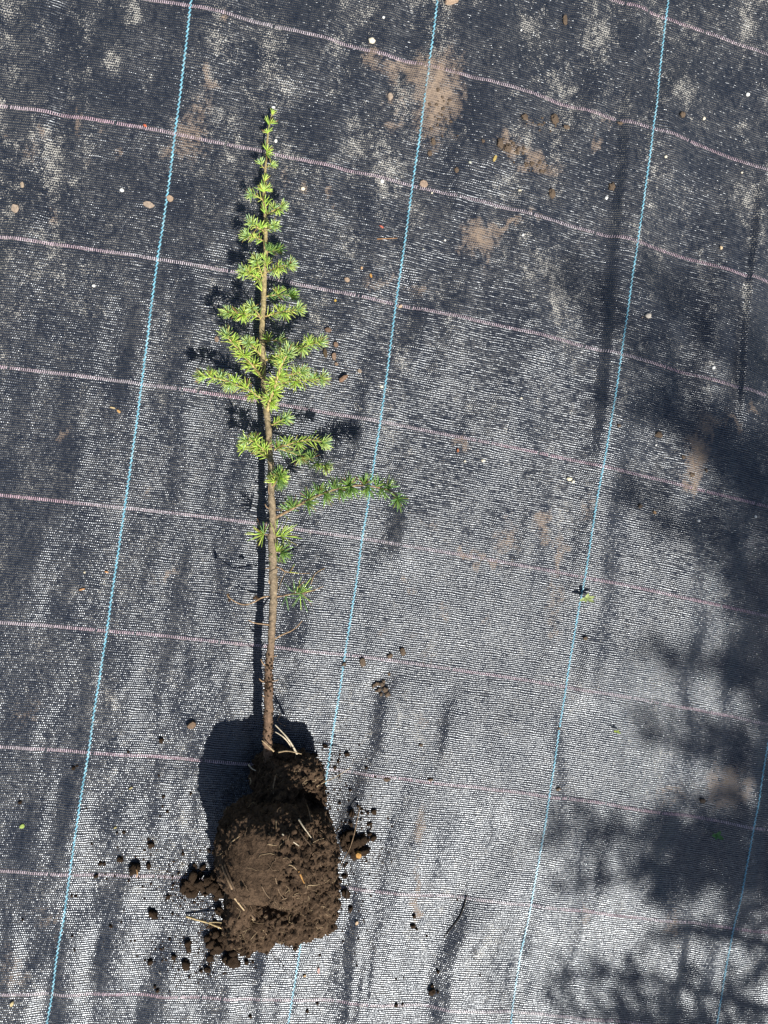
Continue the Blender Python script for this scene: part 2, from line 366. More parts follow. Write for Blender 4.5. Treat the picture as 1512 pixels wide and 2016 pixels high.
M = dict(
 fabric=fabric_material(),
 thread=tint_material('marker_tape', .38, .5, 600, .25),
 bark=tint_material('bark', .8, .25, 330, .42, .0012, 420),
 needle=tint_material('needle', .42, .45, 500, .15, transl=.22),
 root=tint_material('root_skin', .75, .2, 500, .3, .0004, 700),
 bits=tint_material('litter', .8, .2, 500, .3, .0006, 600),
 leaf=tint_material('leaf', .5, .35, 200, .25, transl=.3),
 soil=soil_material('damp_soil', (.027, .0170, .0105, 1), (.135, .088, .055, 1)),
 crumb=soil_material('soil_crumb', (.022, .0142, .009, 1), (.105, .068, .042, 1)),
 mud=soil_material('dry_mud', (.15, .105, .072, 1), (.30, .225, .16, 1), (.4, .3, .2, 1), .8),
 stone=tint_material('pebble', .7, .3, 350, .18, .0004, 500),
)

# ------------------------------------------------------------------ setting: soil below, woven sheet on it
def ground():
    t = NT('bare_soil'); co = t.coord(); a = t.noise(co, 3, 6, .6); b = t.noise(co, 60, 4, .7)
    t.base(t.mix(t.math('ADD', t.math('MULTIPLY', a, .5), t.math('MULTIPLY', b, .5)), (.08, .055, .035, 1), (.22, .165, .11, 1)))
    t.set(Roughness=.95); t.bump(b, .01)
    mb = MB(); s = 40
    mb.add([(-s, -s, -.02), (s, -s, -.02), (s, s, -.02), (-s, s, -.02)], [(0, 1, 2, 3)])
    tag(mb.build('ground', t.m), 'bare brown soil under and around the woven sheet', kind='structure')
ground()

def axis(lo, hi, step, out_lo, out_hi, ostep):
    return np.concatenate([np.arange(out_lo, lo, ostep), np.arange(lo, hi, step), np.arange(hi, out_hi+1e-6, ostep)])
us = axis(-.85, 3.25, .0105, -3.0, 4.4, .06); vs = axis(-1.5, 8.9, .0205, -6.0, 13.0, .12)
UU, VV = np.meshgrid(us, vs); xx, yy = XY(UU, VV)
zz = fabric_z(xx, yy); ppx, ppy = to_px(xx, yy)
mudA = blobs(MUD, ppx, ppy)
top = np.clip((1000 - ppy)/1000, 0, 1)
FOLD_SHADE = [(965,150,34,190,8,.55),(275,110,30,170,8,.5),(600,70,34,110,10,.45),(1232,260,22,260,5,.4),(1400,330,30,120,5,.3),(880,330,40,120,0,.3),(300,440,40,120,0,.3)]  # less pale dust in these bands, painting in the folds' shaded sides
paleA = np.maximum(.72*blobs(PALE, ppx, ppy), np.clip(.13 - blobs(FOLD_SHADE, ppx, ppy) + .15*top + .17*vnoise(xx/.07, yy/.15, 31)*(.5+.5*top) + .30*vnoise(xx/.022, yy/.05, 32)*(.35+.65*top) + .15*vnoise(xx/.009, yy/.014, 33), 0, .8))
nx, ny = len(us), len(vs)
idx = np.arange(nx*ny).reshape(ny, nx)
quads = np.stack([idx[1:, :-1], idx[1:, 1:], idx[:-1, 1:], idx[:-1, :-1]], -1).reshape(-1, 4)
me = bpy.data.meshes.new('weed_control_fabric')
me.vertices.add(nx*ny); me.vertices.foreach_set('co', np.stack([xx, yy, zz], -1).astype(np.float32).ravel())
me.loops.add(quads.size); me.loops.foreach_set('vertex_index', quads.astype(np.int32).ravel())
me.polygons.add(len(quads)); me.polygons.foreach_set('loop_start', (np.arange(len(quads))*4).astype(np.int32)); me.polygons.foreach_set('loop_total', np.full(len(quads), 4, np.int32))
me.polygons.foreach_set('use_smooth', np.ones(len(quads), bool))
me.update(calc_edges=True)
uvl = me.uv_layers.new(name='weave')
uvv = np.stack([UU + 8, -VV + 20], -1).reshape(-1, 2)
uvl.data.foreach_set('uv', uvv[quads.ravel()].astype(np.float32).ravel())
for nm, arr in (('mud', mudA), ('pale', paleA)):
    a = me.attributes.new(nm, 'FLOAT', 'POINT'); a.data.foreach_set('value', arr.astype(np.float32).ravel())
me.materials.append(M['fabric'])
fabric = bpy.data.objects.new('weed_control_fabric', me); COL.objects.link(fabric)
tag(fabric, 'black woven weed control fabric with blue and pink marker lines, dusty and wrinkled', kind='structure')

def stitch(mb, c, du, dv, hw, hl, lift, col):
    """one raised lozenge of tape: du across, dv along (unit vectors)"""
    up = Vector((0, 0, 1)); c = Vector(c)
    b = [c + du*hw*a + dv*hl*e for a, e in ((-1, -1), (1, -1), (1, 1), (-1, 1))]
    tp = [c + du*hw*.55*a + dv*hl*.72*e + up*lift for a, e in ((-1, -1), (1, -1), (1, 1), (-1, 1))]
    mb.add(b + tp, [(4, 5, 6, 7), (0, 1, 5, 4), (1, 2, 6, 5), (2, 3, 7, 6), (3, 0, 4, 7)], col)
MUDC = np.array([.26, .19, .14])
def line_points(fixed, along, vertical):
    x, y = XY(np.full(along.shape, float(fixed)), along) if vertical else XY(along, np.full(along.shape, float(fixed)))
    z = fabric_z(x, y); px, py = to_px(x, y); return x, y, z, blobs(MUD, px, py)
def marker_lines():
    for k in (-1, 0, 1, 2, 3):              # blue warp lines
        mb = MB(); a = np.arange(-1.6*NV, 9.0*NV)/NV + .5/NV
        wv = .0008*vnoise(a*3.0, np.full(a.shape, k*7.3), 41)
        x, y, z, md = line_points(k, a, True)
        for i in range(len(a)):
            j = min(i+1, len(a)-1); i0 = max(i-1, 0)
            dv = Vector((x[j]-x[i0], y[j]-y[i0], z[j]-z[i0])).normalized(); du = Vector((dv.y, -dv.x, 0)).normalized()
            sd = 1 if i % 2 else -1
            slant = (dv*1.0 + du*.36*(1 if i % 2 else .5)).normalized()
            w = .00100*(.82+.36*random.random())
            c = Vector((x[i]+wv[i], y[i], z[i]+.0003)) + du*.00055*sd
            t = random.random(); base = np.array([.20, .46, .57])*(.7+.45*t) + np.array([.10, .08, .06])*(random.random() < .25)
            f = min(1, max(0, (md[i]-.35)*2.2))*random.random()
            stitch(mb, c, (du - slant*du.dot(slant)).normalized(), slant, w, .0017, .0006, tuple(base*(1-f) + MUDC*f))
        o = mb.build('blue_marker_line', M['thread'], fabric, smooth=False)
    for k in range(-3, 11):                 # pale pink weft lines: a ladder of short upright stitches
        mb = MB(); a = np.arange(-.9*NU, 3.3*NU)/NU
        x, y, z, md = line_points(k, a, False)
        wv = .0006*vnoise(a*4.0, np.full(a.shape, k*5.1), 42)
        pinkness = vnoise(a*3.0, np.full(a.shape, k*2.7), 43)
        for i in range(1, len(a)-1):
            if random.random() < .025: continue
            du = Vector((x[i+1]-x[i-1], y[i+1]-y[i-1], z[i+1]-z[i-1])).normalized(); dv = Vector((-du.y, du.x, 0))
            sl = (dv + du*(.12+.18*(random.random()-.5))).normalized()
            f = min(1, max(0, (md[i]-.35)*2.4))*(.4+.6*random.random())
            p = .5+.5*pinkness[i]
            base = np.array([.60, .535-.13*p, .56-.10*p])*(.68+.45*random.random())
            c = Vector((x[i], y[i]+wv[i], z[i]+.0003))
            stitch(mb, c, du, sl, .00052*(.8+.45*random.random()), .0021*(.8+.35*random.random()), .0005, tuple(base*(1-f)+MUDC*f))
            if random.random() < .5:       # the thread that joins the stitches below
                stitch(mb, c - sl*.0018, dv, du, .00032, .0013, .0003, tuple((base*.6)*(1-f)+MUDC*f))
        mb.build('pink_marker_line', M['thread'], fabric, smooth=False)
marker_lines()

# ------------------------------------------------------------------ sapling
sapling = tag(empty('sapling', Pf(530, 1000)), 'uprooted young conifer sapling lying on the black fabric with its soil root ball', 'sapling')
sap_inv = sapling.matrix_world  # identity until evaluated; children get world-space meshes through this offset
OFF = sapling.location.copy()
def child(mb, name, mat, parent, smooth=True):
    o = mb.build(name, mat, parent, smooth)
    if parent is sapling: o.location = -OFF
    return o

TRUNK = [(536,224,.012,2.0),(531,243,.013,3.0),(527,270,.015,3.4),(525,299,.017,3.8),(523,328,.019,4.2),(520.5,360,.020,5.2),(520,392,.021,6.2),(522,418,.022,7.0),(523,445,.023,7.6),(522.6,484,.025,8.0),
 (523,505,.026,8.3),(520,550,.028,9),(519,593,.030,10),(516,643,.032,10),(517,692,.035,10),(518.5,732,.037,10.5),(520,765,.039,11),(523,798,.040,11.5),(528,841,.042,11.5),(530,877,.043,11.5),(533,917,.045,12),
 (533.5,957,.047,12.5),(536,1003,.050,14),(537.5,1029,.051,15),(535,1059,.052,16),(536,1083,.053,15.5),(537.5,1119,.055,15),(538,1163,.057,15),(537,1208,.058,14.5),(535,1238,.058,14.5),(534,1267,.058,14.5),(531,1297,.058,14.5),
 (529,1327,.058,14.5),(529,1372,.057,16),(528,1416,.055,17),(527,1445,.053,17),(527,1475,.050,18),(530,1520,.045,19)]
def trunk_h(py):
    ys = [t[1] for t in TRUNK]; return float(np.interp(py, ys, [t[2] for t in TRUNK]))
TRUNK = [(x, y, h*(1-.14*min(1, max(0, (y-300)/500))), w) for x, y, h, w in TRUNK]
def rad(px_w, h): return px_w/2/F*(1-h)*.98
path = smooth_path([(P(x, y, h), rad(w, h)) for x, y, h, w in TRUNK], .0022)
mb = MB(); cols = []
for p, r in path:
    py = to_px(np.array(p.x), np.array(p.y), p.z)[1]
    k = np.clip((float(py)-300)/700, 0, 1); k2 = np.clip((float(py)-1180)/150, 0, 1)
    c = np.array([.36, .29, .13])*(1-k) + np.array([.24, .185, .12])*k
    c = c*(1-k2) + np.array([.150, .095, .060])*k2*(1+.35*mn.noise(Vector((1, float(py)*.06, 2))))
    c = c*(.93 + .14*random.random())
    band = mn.noise(Vector((0, float(py)*.035, 0))) + .5*mn.noise(Vector((3, float(py)*.13, 0)))
    cols.append(tuple(c*(1.15+.16*band)))
tube(mb, [p for p, r in path], [r*(1+.10*mn.noise(p*190)+.10*max(0, mn.noise(p*75))) for p, r in path], 14, cols, rough=.34)
trunk = child(mb, 'trunk', M['bark'], sapling)

def needle(mb, p, d, L, w, col, tipc, droop=0.0):
    L *= 1.12
    """one narrow three-sided needle, slightly bent, tapering"""
    d = d.normalized(); a = d.orthogonal().normalized(); b = d.cross(a)
    th = random.random()*6.28; a, b = a*math.cos(th)+b*math.sin(th), b*math.cos(th)-a*math.sin(th)
    bend = a*L*random.uniform(-.12, .12) + Vector((0, 0, -droop*L))
    ring = []; cc = []
    for t, k in ((0, .75), (.45, 1.0), (.85, .75)):
        c0 = p + d*L*t + bend*t*t
        for q in range(3):
            an = 2.094*q; ring.append(c0 + (a*math.cos(an)+b*math.sin(an)*.75)*w*k)
        cc += [tuple(np.array(col)*(1-t*.8) + np.array(tipc)*t*.8)]*3
    ring.append(p + d*L + bend); cc.append(tuple(tipc))
    fs = [(i*3+q, i*3+(q+1) % 3, i*3+3+(q+1) % 3, i*3+3+q) for i in range(2) for q in range(3)] + [(6, 7, 9), (7, 8, 9), (8, 6, 9)]
    mb.add(ring, fs, cc)
PAL = {  # base colour, tip colour
 'blue': [((.34, .47, .13), (.55, .67, .26)), ((.28, .44, .19), (.45, .61, .36)), ((.38, .50, .11), (.58, .66, .24))],
 'yel':  [((.36, .52, .07), (.52, .66, .16)), ((.26, .43, .06), (.40, .58, .14)), ((.44, .53, .09), (.64, .68, .22))],
 'green':[((.15, .28, .06), (.24, .40, .11)), ((.21, .34, .06), (.34, .46, .12)), ((.12, .24, .07), (.21, .36, .13))],
}
def pick(kind):
    c, t = random.choice(PAL[kind]); k = random.uniform(.8, 1.3)
    c = tuple(v*k*1.45 for v in c); t = tuple(v*k*1.15 for v in t)
    r = random.random()
    if r < .10: t = (.34, .15, .07)
    elif r < .14: c, t = (.36, .23, .09), (.42, .22, .10)
    return c, t
def tuft(p, d, n, L, kind, spread=62, w=.00064):
    n = int(n*1.5)
    mb = MB(); d = d.normalized(); a = d.orthogonal().normalized(); b = d.cross(a)
    for i in range(n):
        th = R(spread)*math.sqrt((i+.5)/n)*random.uniform(.75, 1.15); ph = i*2.399 + random.uniform(-.3, .3)
        dd = d*math.cos(th) + (a*math.cos(ph) + b*math.sin(ph))*math.sin(th)
        if dd.z < -.45: dd.z *= .4
        c, t = pick(kind)
        needle(mb, p + dd*.0005 - d*random.random()*.0022, dd, L*random.uniform(.72, 1.12), w*random.uniform(.85, 1.2), c, t)
    return mb
def shoot_needles(pts, t0, t1, per_m, L, kind, ang=52, w=.0006):
    per_m *= 2.1
    mb = MB(); n = len(pts); tot = sum((pts[i+1][0]-pts[i][0]).length for i in range(n-1))
    m_ = int(tot*(t1-t0)*per_m); ph = random.random()*6
    for i in range(m_):
        t = t0 + (t1-t0)*(i+random.random())/max(1, m_); q = min(n-2, int(t*(n-1))); f = t*(n-1)-q
        p = pts[q][0].lerp(pts[q+1][0], f); d = (pts[q+1][0]-pts[q][0]).normalized()
        a = d.orthogonal().normalized(); b = d.cross(a); ph += 2.399+random.uniform(-.4, .4)
        th = R(ang*random.uniform(.7, 1.25)); dd = d*math.cos(th)+(a*math.cos(ph)+b*math.sin(ph))*math.sin(th)
        if dd.z < -.5: dd.z *= .3
        c, t_ = pick(kind); needle(mb, p + dd*.0004, dd, L*random.uniform(.65, 1.15), w, c, t_)
    return mb
TWIG_G = (.44, .33, .15); TWIG_B = (.33, .22, .125)
def branch(pts, dh, wpx, L=.0105, kind='yel', tipkind='blue', tip=26, dens=520, spurs=(), twig=TWIG_G, label=None, t0=.05, curve=1.0, hb=None, name='branch', rough=.12):
    """pts in photograph pixels from the trunk outward; dh = rise of the tip above the trunk (m); spurs = (t, dx, dy, n, kind) side tufts"""
    h0 = trunk_h(pts[0][1]) if hb is None else hb; n = len(pts)
    P3 = [(P(x, y, max(.004, h0 + dh*(i/(n-1))**curve)), rad(wpx*.82*(1-.62*i/(n-1)), .05)) for i, (x, y) in enumerate(pts)]
    sm = smooth_path(P3, .0022); mb = MB()
    cs = [tuple(np.array(twig)*random.uniform(.8, 1.2)) for _ in sm]
    tube(mb, [p for p, r in sm], [r for p, r in sm], 7, cs, rough=rough)
    br = child(mb, name, M['bark'], sapling)
    if label: br['label'] = label
    dirt = (sm[-1][0]-sm[-2][0]).normalized()
    if tip:
        tuft(sm[-1][0], dirt + Vector((0, 0, .25)), tip, L*1.06, tipkind).build('needle_tuft', M['needle'], br)
    for (t, dx, dy, k, kd) in spurs:
        q = min(len(sm)-2, int(t*(len(sm)-1))); p = sm[q][0]
        d = Vector((dx, -dy, .55)).normalized()
        base = p + d*.0025
        tuft(base, d, k, L*1.0, kd).build('needle_tuft', M['needle'], br)
    if dens:
        s = shoot_needles(sm, t0, .96, dens, L*1.0, kind)
        if s.v: tag(s.build('shoot_needles', M['needle'], br), kind='stuff')
    return br
Z1 = lambda l: [z1(*p) for p in l]
Z2 = lambda l: [z2(*p) for p in l]
Z3 = lambda l: [z3(*p) for p in l]

# leader shoot at the very top
tp = path[0][0]; 
tuft(tp, Vector((.25, 1, .3)), 12, .0065, 'yel', 50, .00045).build('needle_tuft', M['needle'], trunk)
for (x, y, dx, dy, n, L, kd) in [(770,232,.8,-.5,9,.008,'yel'),(750,240,-.3,-1,4,.010,'yel'),(748,300,.6,-.7,4,.008,'yel'),(738,305,-.8,-.3,4,.007,'yel'),(742,440,.7,-.5,7,.0085,'yel'),(742,455,.6,.1,4,.009,'yel'),
        (738,470,.5,.5,4,.011,'yel'),(735,430,-.5,-1,2,.012,'yel'),(722,660,.5,-1,8,.0095,'yel'),(725,735,.9,-.3,16,.0105,'yel'),(715,735,.35,-1,14,.010,'blue'),(712,740,-.6,-.9,14,.0115,'yel'),(722,820,.7,-.8,4,.010,'yel'),(730,850,.5,-1,3,.011,'yel'),
        (722,900,-.5,-1,3,.0125,'yel'),(733,1005,.3,-1,9,.009,'yel'),(735,1180,.8,-.9,10,.009,'green'),(735,1290,.4,-1,10,.011,'yel'),(700,1480,-.5,-.9,5,.0125,'yel'),(720,1250,-.2,-.9,5,.0095,'yel')]:
    px, py = z1(x, y); h = trunk_h(py) + .003
    o = tuft(P(px, py, h), Vector((dx, -dy, .45)), n, L, kd, 42).build('needle_tuft', M['needle'], trunk)

branch(Z1([(722,575),(705,560),(696,535)]), .006, 3.0, .0075, tip=16, dens=300)
branch(Z1([(735,562),(758,555),(775,548)]), .006, 3.0, .0080, tip=18, dens=300)
branch(Z1([(712,812),(675,785),(640,770),(622,768)]), .010, 3.0, .0090, tip=20, dens=520)
branch(Z1([(738,915),(775,892),(810,872),(850,855)]), .014, 3.2, .0092, tip=22, dens=420, spurs=[(.55,.25,-1,16,'blue'),(.7,.6,1,8,'yel')])
branch(Z1([(722,1045),(690,1025),(655,1000),(628,978)]), .022, 3.4, .0098, tip=26, dens=520, spurs=[(.4,.4,-1,10,'yel')])
branch(Z1([(738,1030),(765,1012),(790,1000)]), .018, 3.4, .0098, tip=30, dens=420)
branch(Z1([(715,1112),(680,1098),(640,1085),(590,1075)]), .016, 3.4, .0100, tip=28, dens=700)
branch(Z1([(742,1195),(780,1188),(825,1180)]), .004, 3.4, .0100, kind='green', tipkind='green', tip=26, dens=760, spurs=[(.4,.3,-1,14,'green')])
branch(Z1([(708,1385),(690,1330),(672,1285),(660,1260)]), .030, 3.8, .0105, tip=30, dens=420, spurs=[(.7,-.7,-.4,12,'yel')])
branch(Z1([(700,1412),(662,1385),(610,1358),(570,1347)]), .018, 4.0, .0105, tip=28, dens=800, spurs=[(.7,.2,-1,14,'yel'),(.35,-.2,-1,10,'yel')])
branch(Z1([(738,1345),(790,1320),(840,1300),(905,1290)]), .028, 3.8, .0110, tip=32, dens=520, spurs=[(.25,.6,.7,8,'blue'),(.5,.3,1,8,'yel')])
branch(Z2([(585,72),(640,62),(690,62),(735,64)]), .004, 4.0, .0108, kind='green', tipkind='green', tip=26, dens=700, spurs=[(.5,.3,-1,14,'yel')])
branch(Z2([(558,215),(540,175),(518,152),(502,140)]), .030, 4.0, .0105, tip=30, dens=300)
branch(Z2([(545,192),(500,178),(440,172),(390,170),(360,168)]), .022, 4.0, .0112, tip=28, dens=760, spurs=[(.5,-.1,1,18,'yel'),(.45,.2,-1,12,'yel')])
branch(Z2([(582,190),(650,170),(720,158),(775,148)]), .020, 4.2, .0112, tip=30, dens=560, spurs=[(.45,.3,-1,14,'yel'),(.6,.3,1,8,'yel')])
branch(Z2([(568,565),(530,510),(480,455),(425,392),(375,335),(350,300)]), .045, 6.2, .0115, tip=30, dens=560, spurs=[(.35,-1,.2,18,'yel'),(.55,-.9,-.2,14,'yel'),(.55,1,-.3,14,'yel'),(.85,1,-.5,12,'yel'),(.3,.6,-.9,12,'yel')])
branch(Z2([(555,425),(525,385),(500,362),(480,348)]), .028, 4.0, .0110, tip=30, dens=520, spurs=[(.6,.5,-1,8,'yel')])
branch(Z2([(570,690),(500,640),(430,604),(350,574),(270,556),(215,548)]), .018, 6.0, .0118, tip=32, dens=520, spurs=[(.6,-.1,1,26,'blue'),(.35,-.3,-1,16,'yel'),(.75,.1,-1,18,'blue'),(.2,-.6,.7,12,'yel'),(.9,.1,-1,12,'yel'),(.55,.2,-1,12,'yel')])
branch(Z2([(575,455),(650,425),(740,392),(830,366),(905,342)]), .035, 4.6, .0118, tip=30, dens=600, spurs=[(.3,.1,-1,16,'blue'),(.45,.2,-1,16,'blue'),(.7,.3,1,14,'blue'),(.8,.2,-1,16,'yel')])
branch(Z2([(578,340),(620,335),(668,330)]), .006, 3.6, .0095, kind='green', tipkind='blue', tip=16, dens=420, spurs=[(.3,-.1,-1,12,'yel')])
branch(Z2([(592,765),(606,700),(632,625),(655,545),(688,458),(715,415)]), .055, 9.5, .0120, tip=34, dens=430, label='thick upright side branch forking off the stem', spurs=[(.75,-.4,-1,16,'blue'),(.35,1,.1,16,'yel'),(.2,1,.5,18,'yel'),(.5,-1,.1,16,'yel'),(.6,1,-.3,16,'yel'),(.25,-1,-.1,12,'yel'),(.45,-.9,.5,12,'yel'),(.85,-.9,-.1,12,'yel'),(.15,1,-.2,14,'yel')])
branch(Z2([(615,612),(690,584),(770,572),(850,566),(912,564)]), .035, 4.8, .0118, tip=32, dens=620, spurs=[(.5,.1,1,12,'yel'),(.7,.1,-1,14,'blue'),(.25,.1,-1,12,'yel'),(.85,.3,-1,12,'blue')])
branch(Z2([(680,548),(740,534),(800,518)]), .018, 3.6, .0110, tip=24, dens=620, hb=.062, spurs=[(.7,.4,-1,12,'blue')])
branch(Z2([(620,838),(655,818),(698,798)]), .014, 4.0, .0112, tip=34, dens=640)
branch(Z2([(602,1030),(570,985),(530,948),(500,930),(470,925)]), .020, 5.0, .0115, tip=26, dens=560, spurs=[(.55,-1,.5,24,'yel'),(.7,.2,-1,16,'yel'),(.35,.8,-.8,14,'yel')])
branch(Z2([(608,1040),(575,1022),(520,985),(460,968)]), .006, 4.0, .0112, kind='yel', tipkind='yel', tip=26, dens=420)
branch(Z2([(632,985),(700,958),(780,934),(850,924),(925,938)]), .018, 5.0, .0125, tip=28, dens=430, spurs=[(.1,.3,-1,16,'green'),(.3,.2,-1,8,'yel'),(.5,.4,1,8,'yel')])
branch(Z2([(638,968),(710,992),(790,1020),(860,1044),(935,1082)]), -.012, 4.2, .0120, kind='green', tipkind='blue', tip=28, dens=440, spurs=[(.5,.1,1,20,'blue'),(.72,.2,-1,16,'green'),(.85,-.2,1,10,'yel')])
branch(Z2([(626,1210),(640,1180),(655,1158),(668,1140)]), .030, 6.0, .0125, kind='yel', tipkind='green', tip=18, dens=300, twig=TWIG_B, spurs=[(.9,-.1,-1,20,'green'),(.9,1,-.3,26,'yel'),(.6,1,.6,22,'green'),(.4,-.7,-.8,16,'yel')])
branch(Z2([(642,1388),(740,1336),(850,1276),(930,1242),(1010,1216),(1090,1200),(1170,1196),(1240,1206),(1320,1226),(1358,1250),(1368,1276)]), .078, 7.5, .0150, kind='green', tipkind='green', tip=22, dens=150, twig=TWIG_B, curve=.9,
       label='long side branch reaching right to the middle blue line',
       spurs=[(.12,-.3,-1,6,'green'),(.17,-.2,-1,24,'green'),(.27,.7,.5,20,'green'),(.3,0,-1,14,'green'),(.38,.1,-1,28,'green'),(.42,.6,.7,20,'green'),(.5,.2,-1,24,'green'),(.54,.5,.8,16,'green'),(.6,.1,-1,20,'green'),(.63,.1,1,30,'green'),(.72,.2,-1,18,'green'),(.75,.1,.9,18,'green'),(.82,.5,-1,12,'green'),(.85,.7,.8,12,'green'),(.9,.1,-1,10,'green')])
branch(Z3([(500,378),(480,378),(462,376)]), .008, 3.6, .0190, kind='green', tipkind='yel', tip=0, dens=0, twig=TWIG_B, spurs=[(.9,-1,.3,8,'yel'),(.8,-.5,-.9,8,'green')], name='twig')
branch(Z3([(545,392),(575,388),(602,382)]), .006, 3.2, .0230, kind='yel', tipkind='yel', tip=0, dens=0, twig=TWIG_B, spurs=[(.7,.9,-.3,9,'yel'),(.2,.55,-.9,9,'yel')], name='twig')
branch(Z3([(540,490),(565,495),(590,492)]), .006, 3.2, .0150, kind='green', tipkind='green', tip=0, dens=0, twig=TWIG_B, spurs=[(.4,.7,-1,8,'yel'),(.8,.9,-.1,10,'green'),(.8,.6,1,8,'green'),(.2,-.1,1,3,'green')], name='twig')
branch(Z3([(548,588),(580,602),(612,622),(690,634),(772,634)]), .006, 4.2, .012, tip=0, dens=0, twig=TWIG_B, rough=.35, spurs=[(.45,.7,-.5,3,'yel')], name='twig')
branch(Z3([(612,624),(590,668),(574,720),(566,772)]), .002, 1.8, .012, tip=0, dens=0, twig=(.34,.25,.14), hb=.062, name='twig')
branch(Z3([(555,655),(575,655),(545,690),(538,720)]), .010, 1.6, .012, tip=0, dens=0, twig=(.34,.25,.14), hb=.062, name='twig')
branch(Z3([(550,790),(610,780),(660,770),(730,765),(800,746),(862,720)]), .020, 4.2, .0200, tip=0, dens=0, twig=TWIG_B, rough=.3, spurs=[(.45,.5,-1,5,'green'),(.5,.75,-.8,5,'yel'),(.4,-.3,-1,4,'green'),(.55,-.35,1,2,'green'),(.2,.6,1,2,'green'),(.5,.3,1,2,'yel')], name='twig', label='bare side twig with a thin fan of green needles')
branch(Z3([(720,765),(745,790),(785,848)]), -.004, 1.8, .010, tip=0, dens=0, twig=TWIG_B, hb=.066, name='twig')
branch(Z3([(502,786),(455,795),(400,825),(345,842),(290,828),(240,795),(226,772)]), .022, 4.2, .01, tip=0, dens=0, twig=TWIG_B, rough=.4, name='twig', label='bare curved twig bending out to the left of the stem')
branch(Z3([(518,978),(465,970),(405,962),(366,942)]), .008, 4.6, .01, tip=0, dens=0, twig=TWIG_B, rough=.4, name='twig')
branch(Z3([(540,1068),(590,1040),(650,1015),(690,985),(722,948)]), .016, 4.2, .01, tip=0, dens=0, twig=TWIG_B, rough=.35, name='twig')
for l, w in ([(505,205),(485,195),(476,175)],4),([(515,600),(492,600),(478,604)],4),([(515,705),(503,695),(502,678)],5),([(495,1245),(465,1235),(448,1200)],4),([(492,1352),(455,1348),(438,1330)],5),([(515,1345),(545,1345),(566,1336)],4),([(490,1455),(470,1448),(458,1440)],4),([(525,720),(545,690),(560,668)],2),([(512,150),(500,90),(500,60)],3),([(530,215),(590,215),(640,212)],2.4),([(520,1180),(545,1182),(556,1176)],4):
    branch(Z3(l), .006, w, .01, tip=0, dens=0, twig=TWIG_B, rough=.5, name='twig_stub')

# ------------------------------------------------------------------ root ball
def lump(bm, c, rx, ry, rz, rot=None, sub=4):
    mat = Matrix.Translation(c) @ (rot.to_4x4() if rot else Matrix.Identity(4)) @ Matrix.Diagonal((rx, ry, rz, 1))
    bmesh.ops.create_icosphere(bm, subdivisions=sub, radius=1.0, matrix=mat)
bm = bmesh.new()
A = P(546, 1604, .067); B = P(535, 1744, .082)
ax = (B-A).normalized(); e1 = ax.cross(Vector((0, 0, 1))).normalized(); e2 = e1.cross(ax)
prof = [(-.020, .036), (-.012, .053), (-.001, .064), (.012, .0695), (.035, .0720), (.06, .0715), (.082, .0690), (.098, .0640), (.109, .0555), (.116, .043), (.120, .022)]
LA = (B-A).length; sc = (LA + .014)/.121
rings = []
NSEG = 56
for t, r in prof:
    rings.append([bm.verts.new(A + ax*t*sc + (e1*math.cos(2*math.pi*k/NSEG) + e2*math.sin(2*math.pi*k/NSEG))*r) for k in range(NSEG)])
for a, b in zip(rings, rings[1:]):
    for k in range(NSEG): bm.faces.new((a[k], a[(k+1) % NSEG], b[(k+1) % NSEG], b[k]))
bm.faces.new(rings[0][::-1]); bm.faces.new(rings[-1])
lump(bm, P(570, 1568, .040), .047, .050, .048)
lump(bm, P(590, 1535, .040), .032, .032, .034)
lump(bm, P(545, 1525, .030), .036, .034, .034)
lump(bm, P(600, 1730, .070), .042, .055, .050)
lump(bm, P(628, 1775, .062), .026, .036, .036)
lump(bm, P(622, 1695, .050), .028, .045, .040)
lump(bm, P(575, 1790, .070), .050, .036, .045)
lump(bm, P(478, 1760, .060), .022, .050, .050)
lump(bm, P(505, 1805, .060), .042, .034, .045)
bm.normal_update(); bmesh.ops.recalc_face_normals(bm, faces=bm.faces)
tmp_me = bpy.data.meshes.new('tmp'); bm.to_mesh(tmp_me); bm.free()
tmp = bpy.data.objects.new('tmp', tmp_me); COL.objects.link(tmp)
md = tmp.modifiers.new('r', 'REMESH'); md.mode = 'VOXEL'; md.voxel_size = .0017
dg = bpy.context.evaluated_depsgraph_get()
ball_me = bpy.data.meshes.new_from_object(tmp.evaluated_get(dg)); bpy.data.objects.remove(tmp); bpy.data.meshes.remove(tmp_me)
nv = len(ball_me.vertices); co = np.empty(nv*3, np.float32); ball_me.vertices.foreach_get('co', co); co = co.reshape(-1, 3)
no = np.empty(nv*3, np.float32); ball_me.vertices.foreach_get('normal', no); no = no.reshape(-1, 3)
qx, qy = to_px(co[:, 0].astype(float), co[:, 1].astype(float), co[:, 2].astype(float))
def ell(cx, cy, rx, ry): return np.exp(-(((qx-cx)/rx)**2 + ((qy-cy)/ry)**2)**2)
smoothm = np.maximum(ell(490, 1700, 70, 85), ell(480, 1760, 50, 60))
smoothm = np.maximum(smoothm, .8*ell(500, 1830, 50, 25))
out = co.copy()
for i in range(nv):
    p = Vector(co[i]); k = 1 - .86*smoothm[i]
    q = p*26; big = mn.noise(q)*.0065 + mn.noise(p*52 + Vector((5, 1, 2)))*.0060
    mid = (mn.noise(p*120 + Vector((3, 7, 1))))*.0034
    cel = mn.voronoi(p*150)[0][0]; cel2 = mn.voronoi(p*310)[0][0]
    clod = (.42 - cel)*.0085 + (.42-cel2)*.0042
    d = (big + mid + clod)*k + (1-k)*(mn.noise(p*22)*.0022 + mn.noise(p*240)*.0006 + mn.noise(p*600)*.0003)
    out[i] = p + Vector(no[i])*d
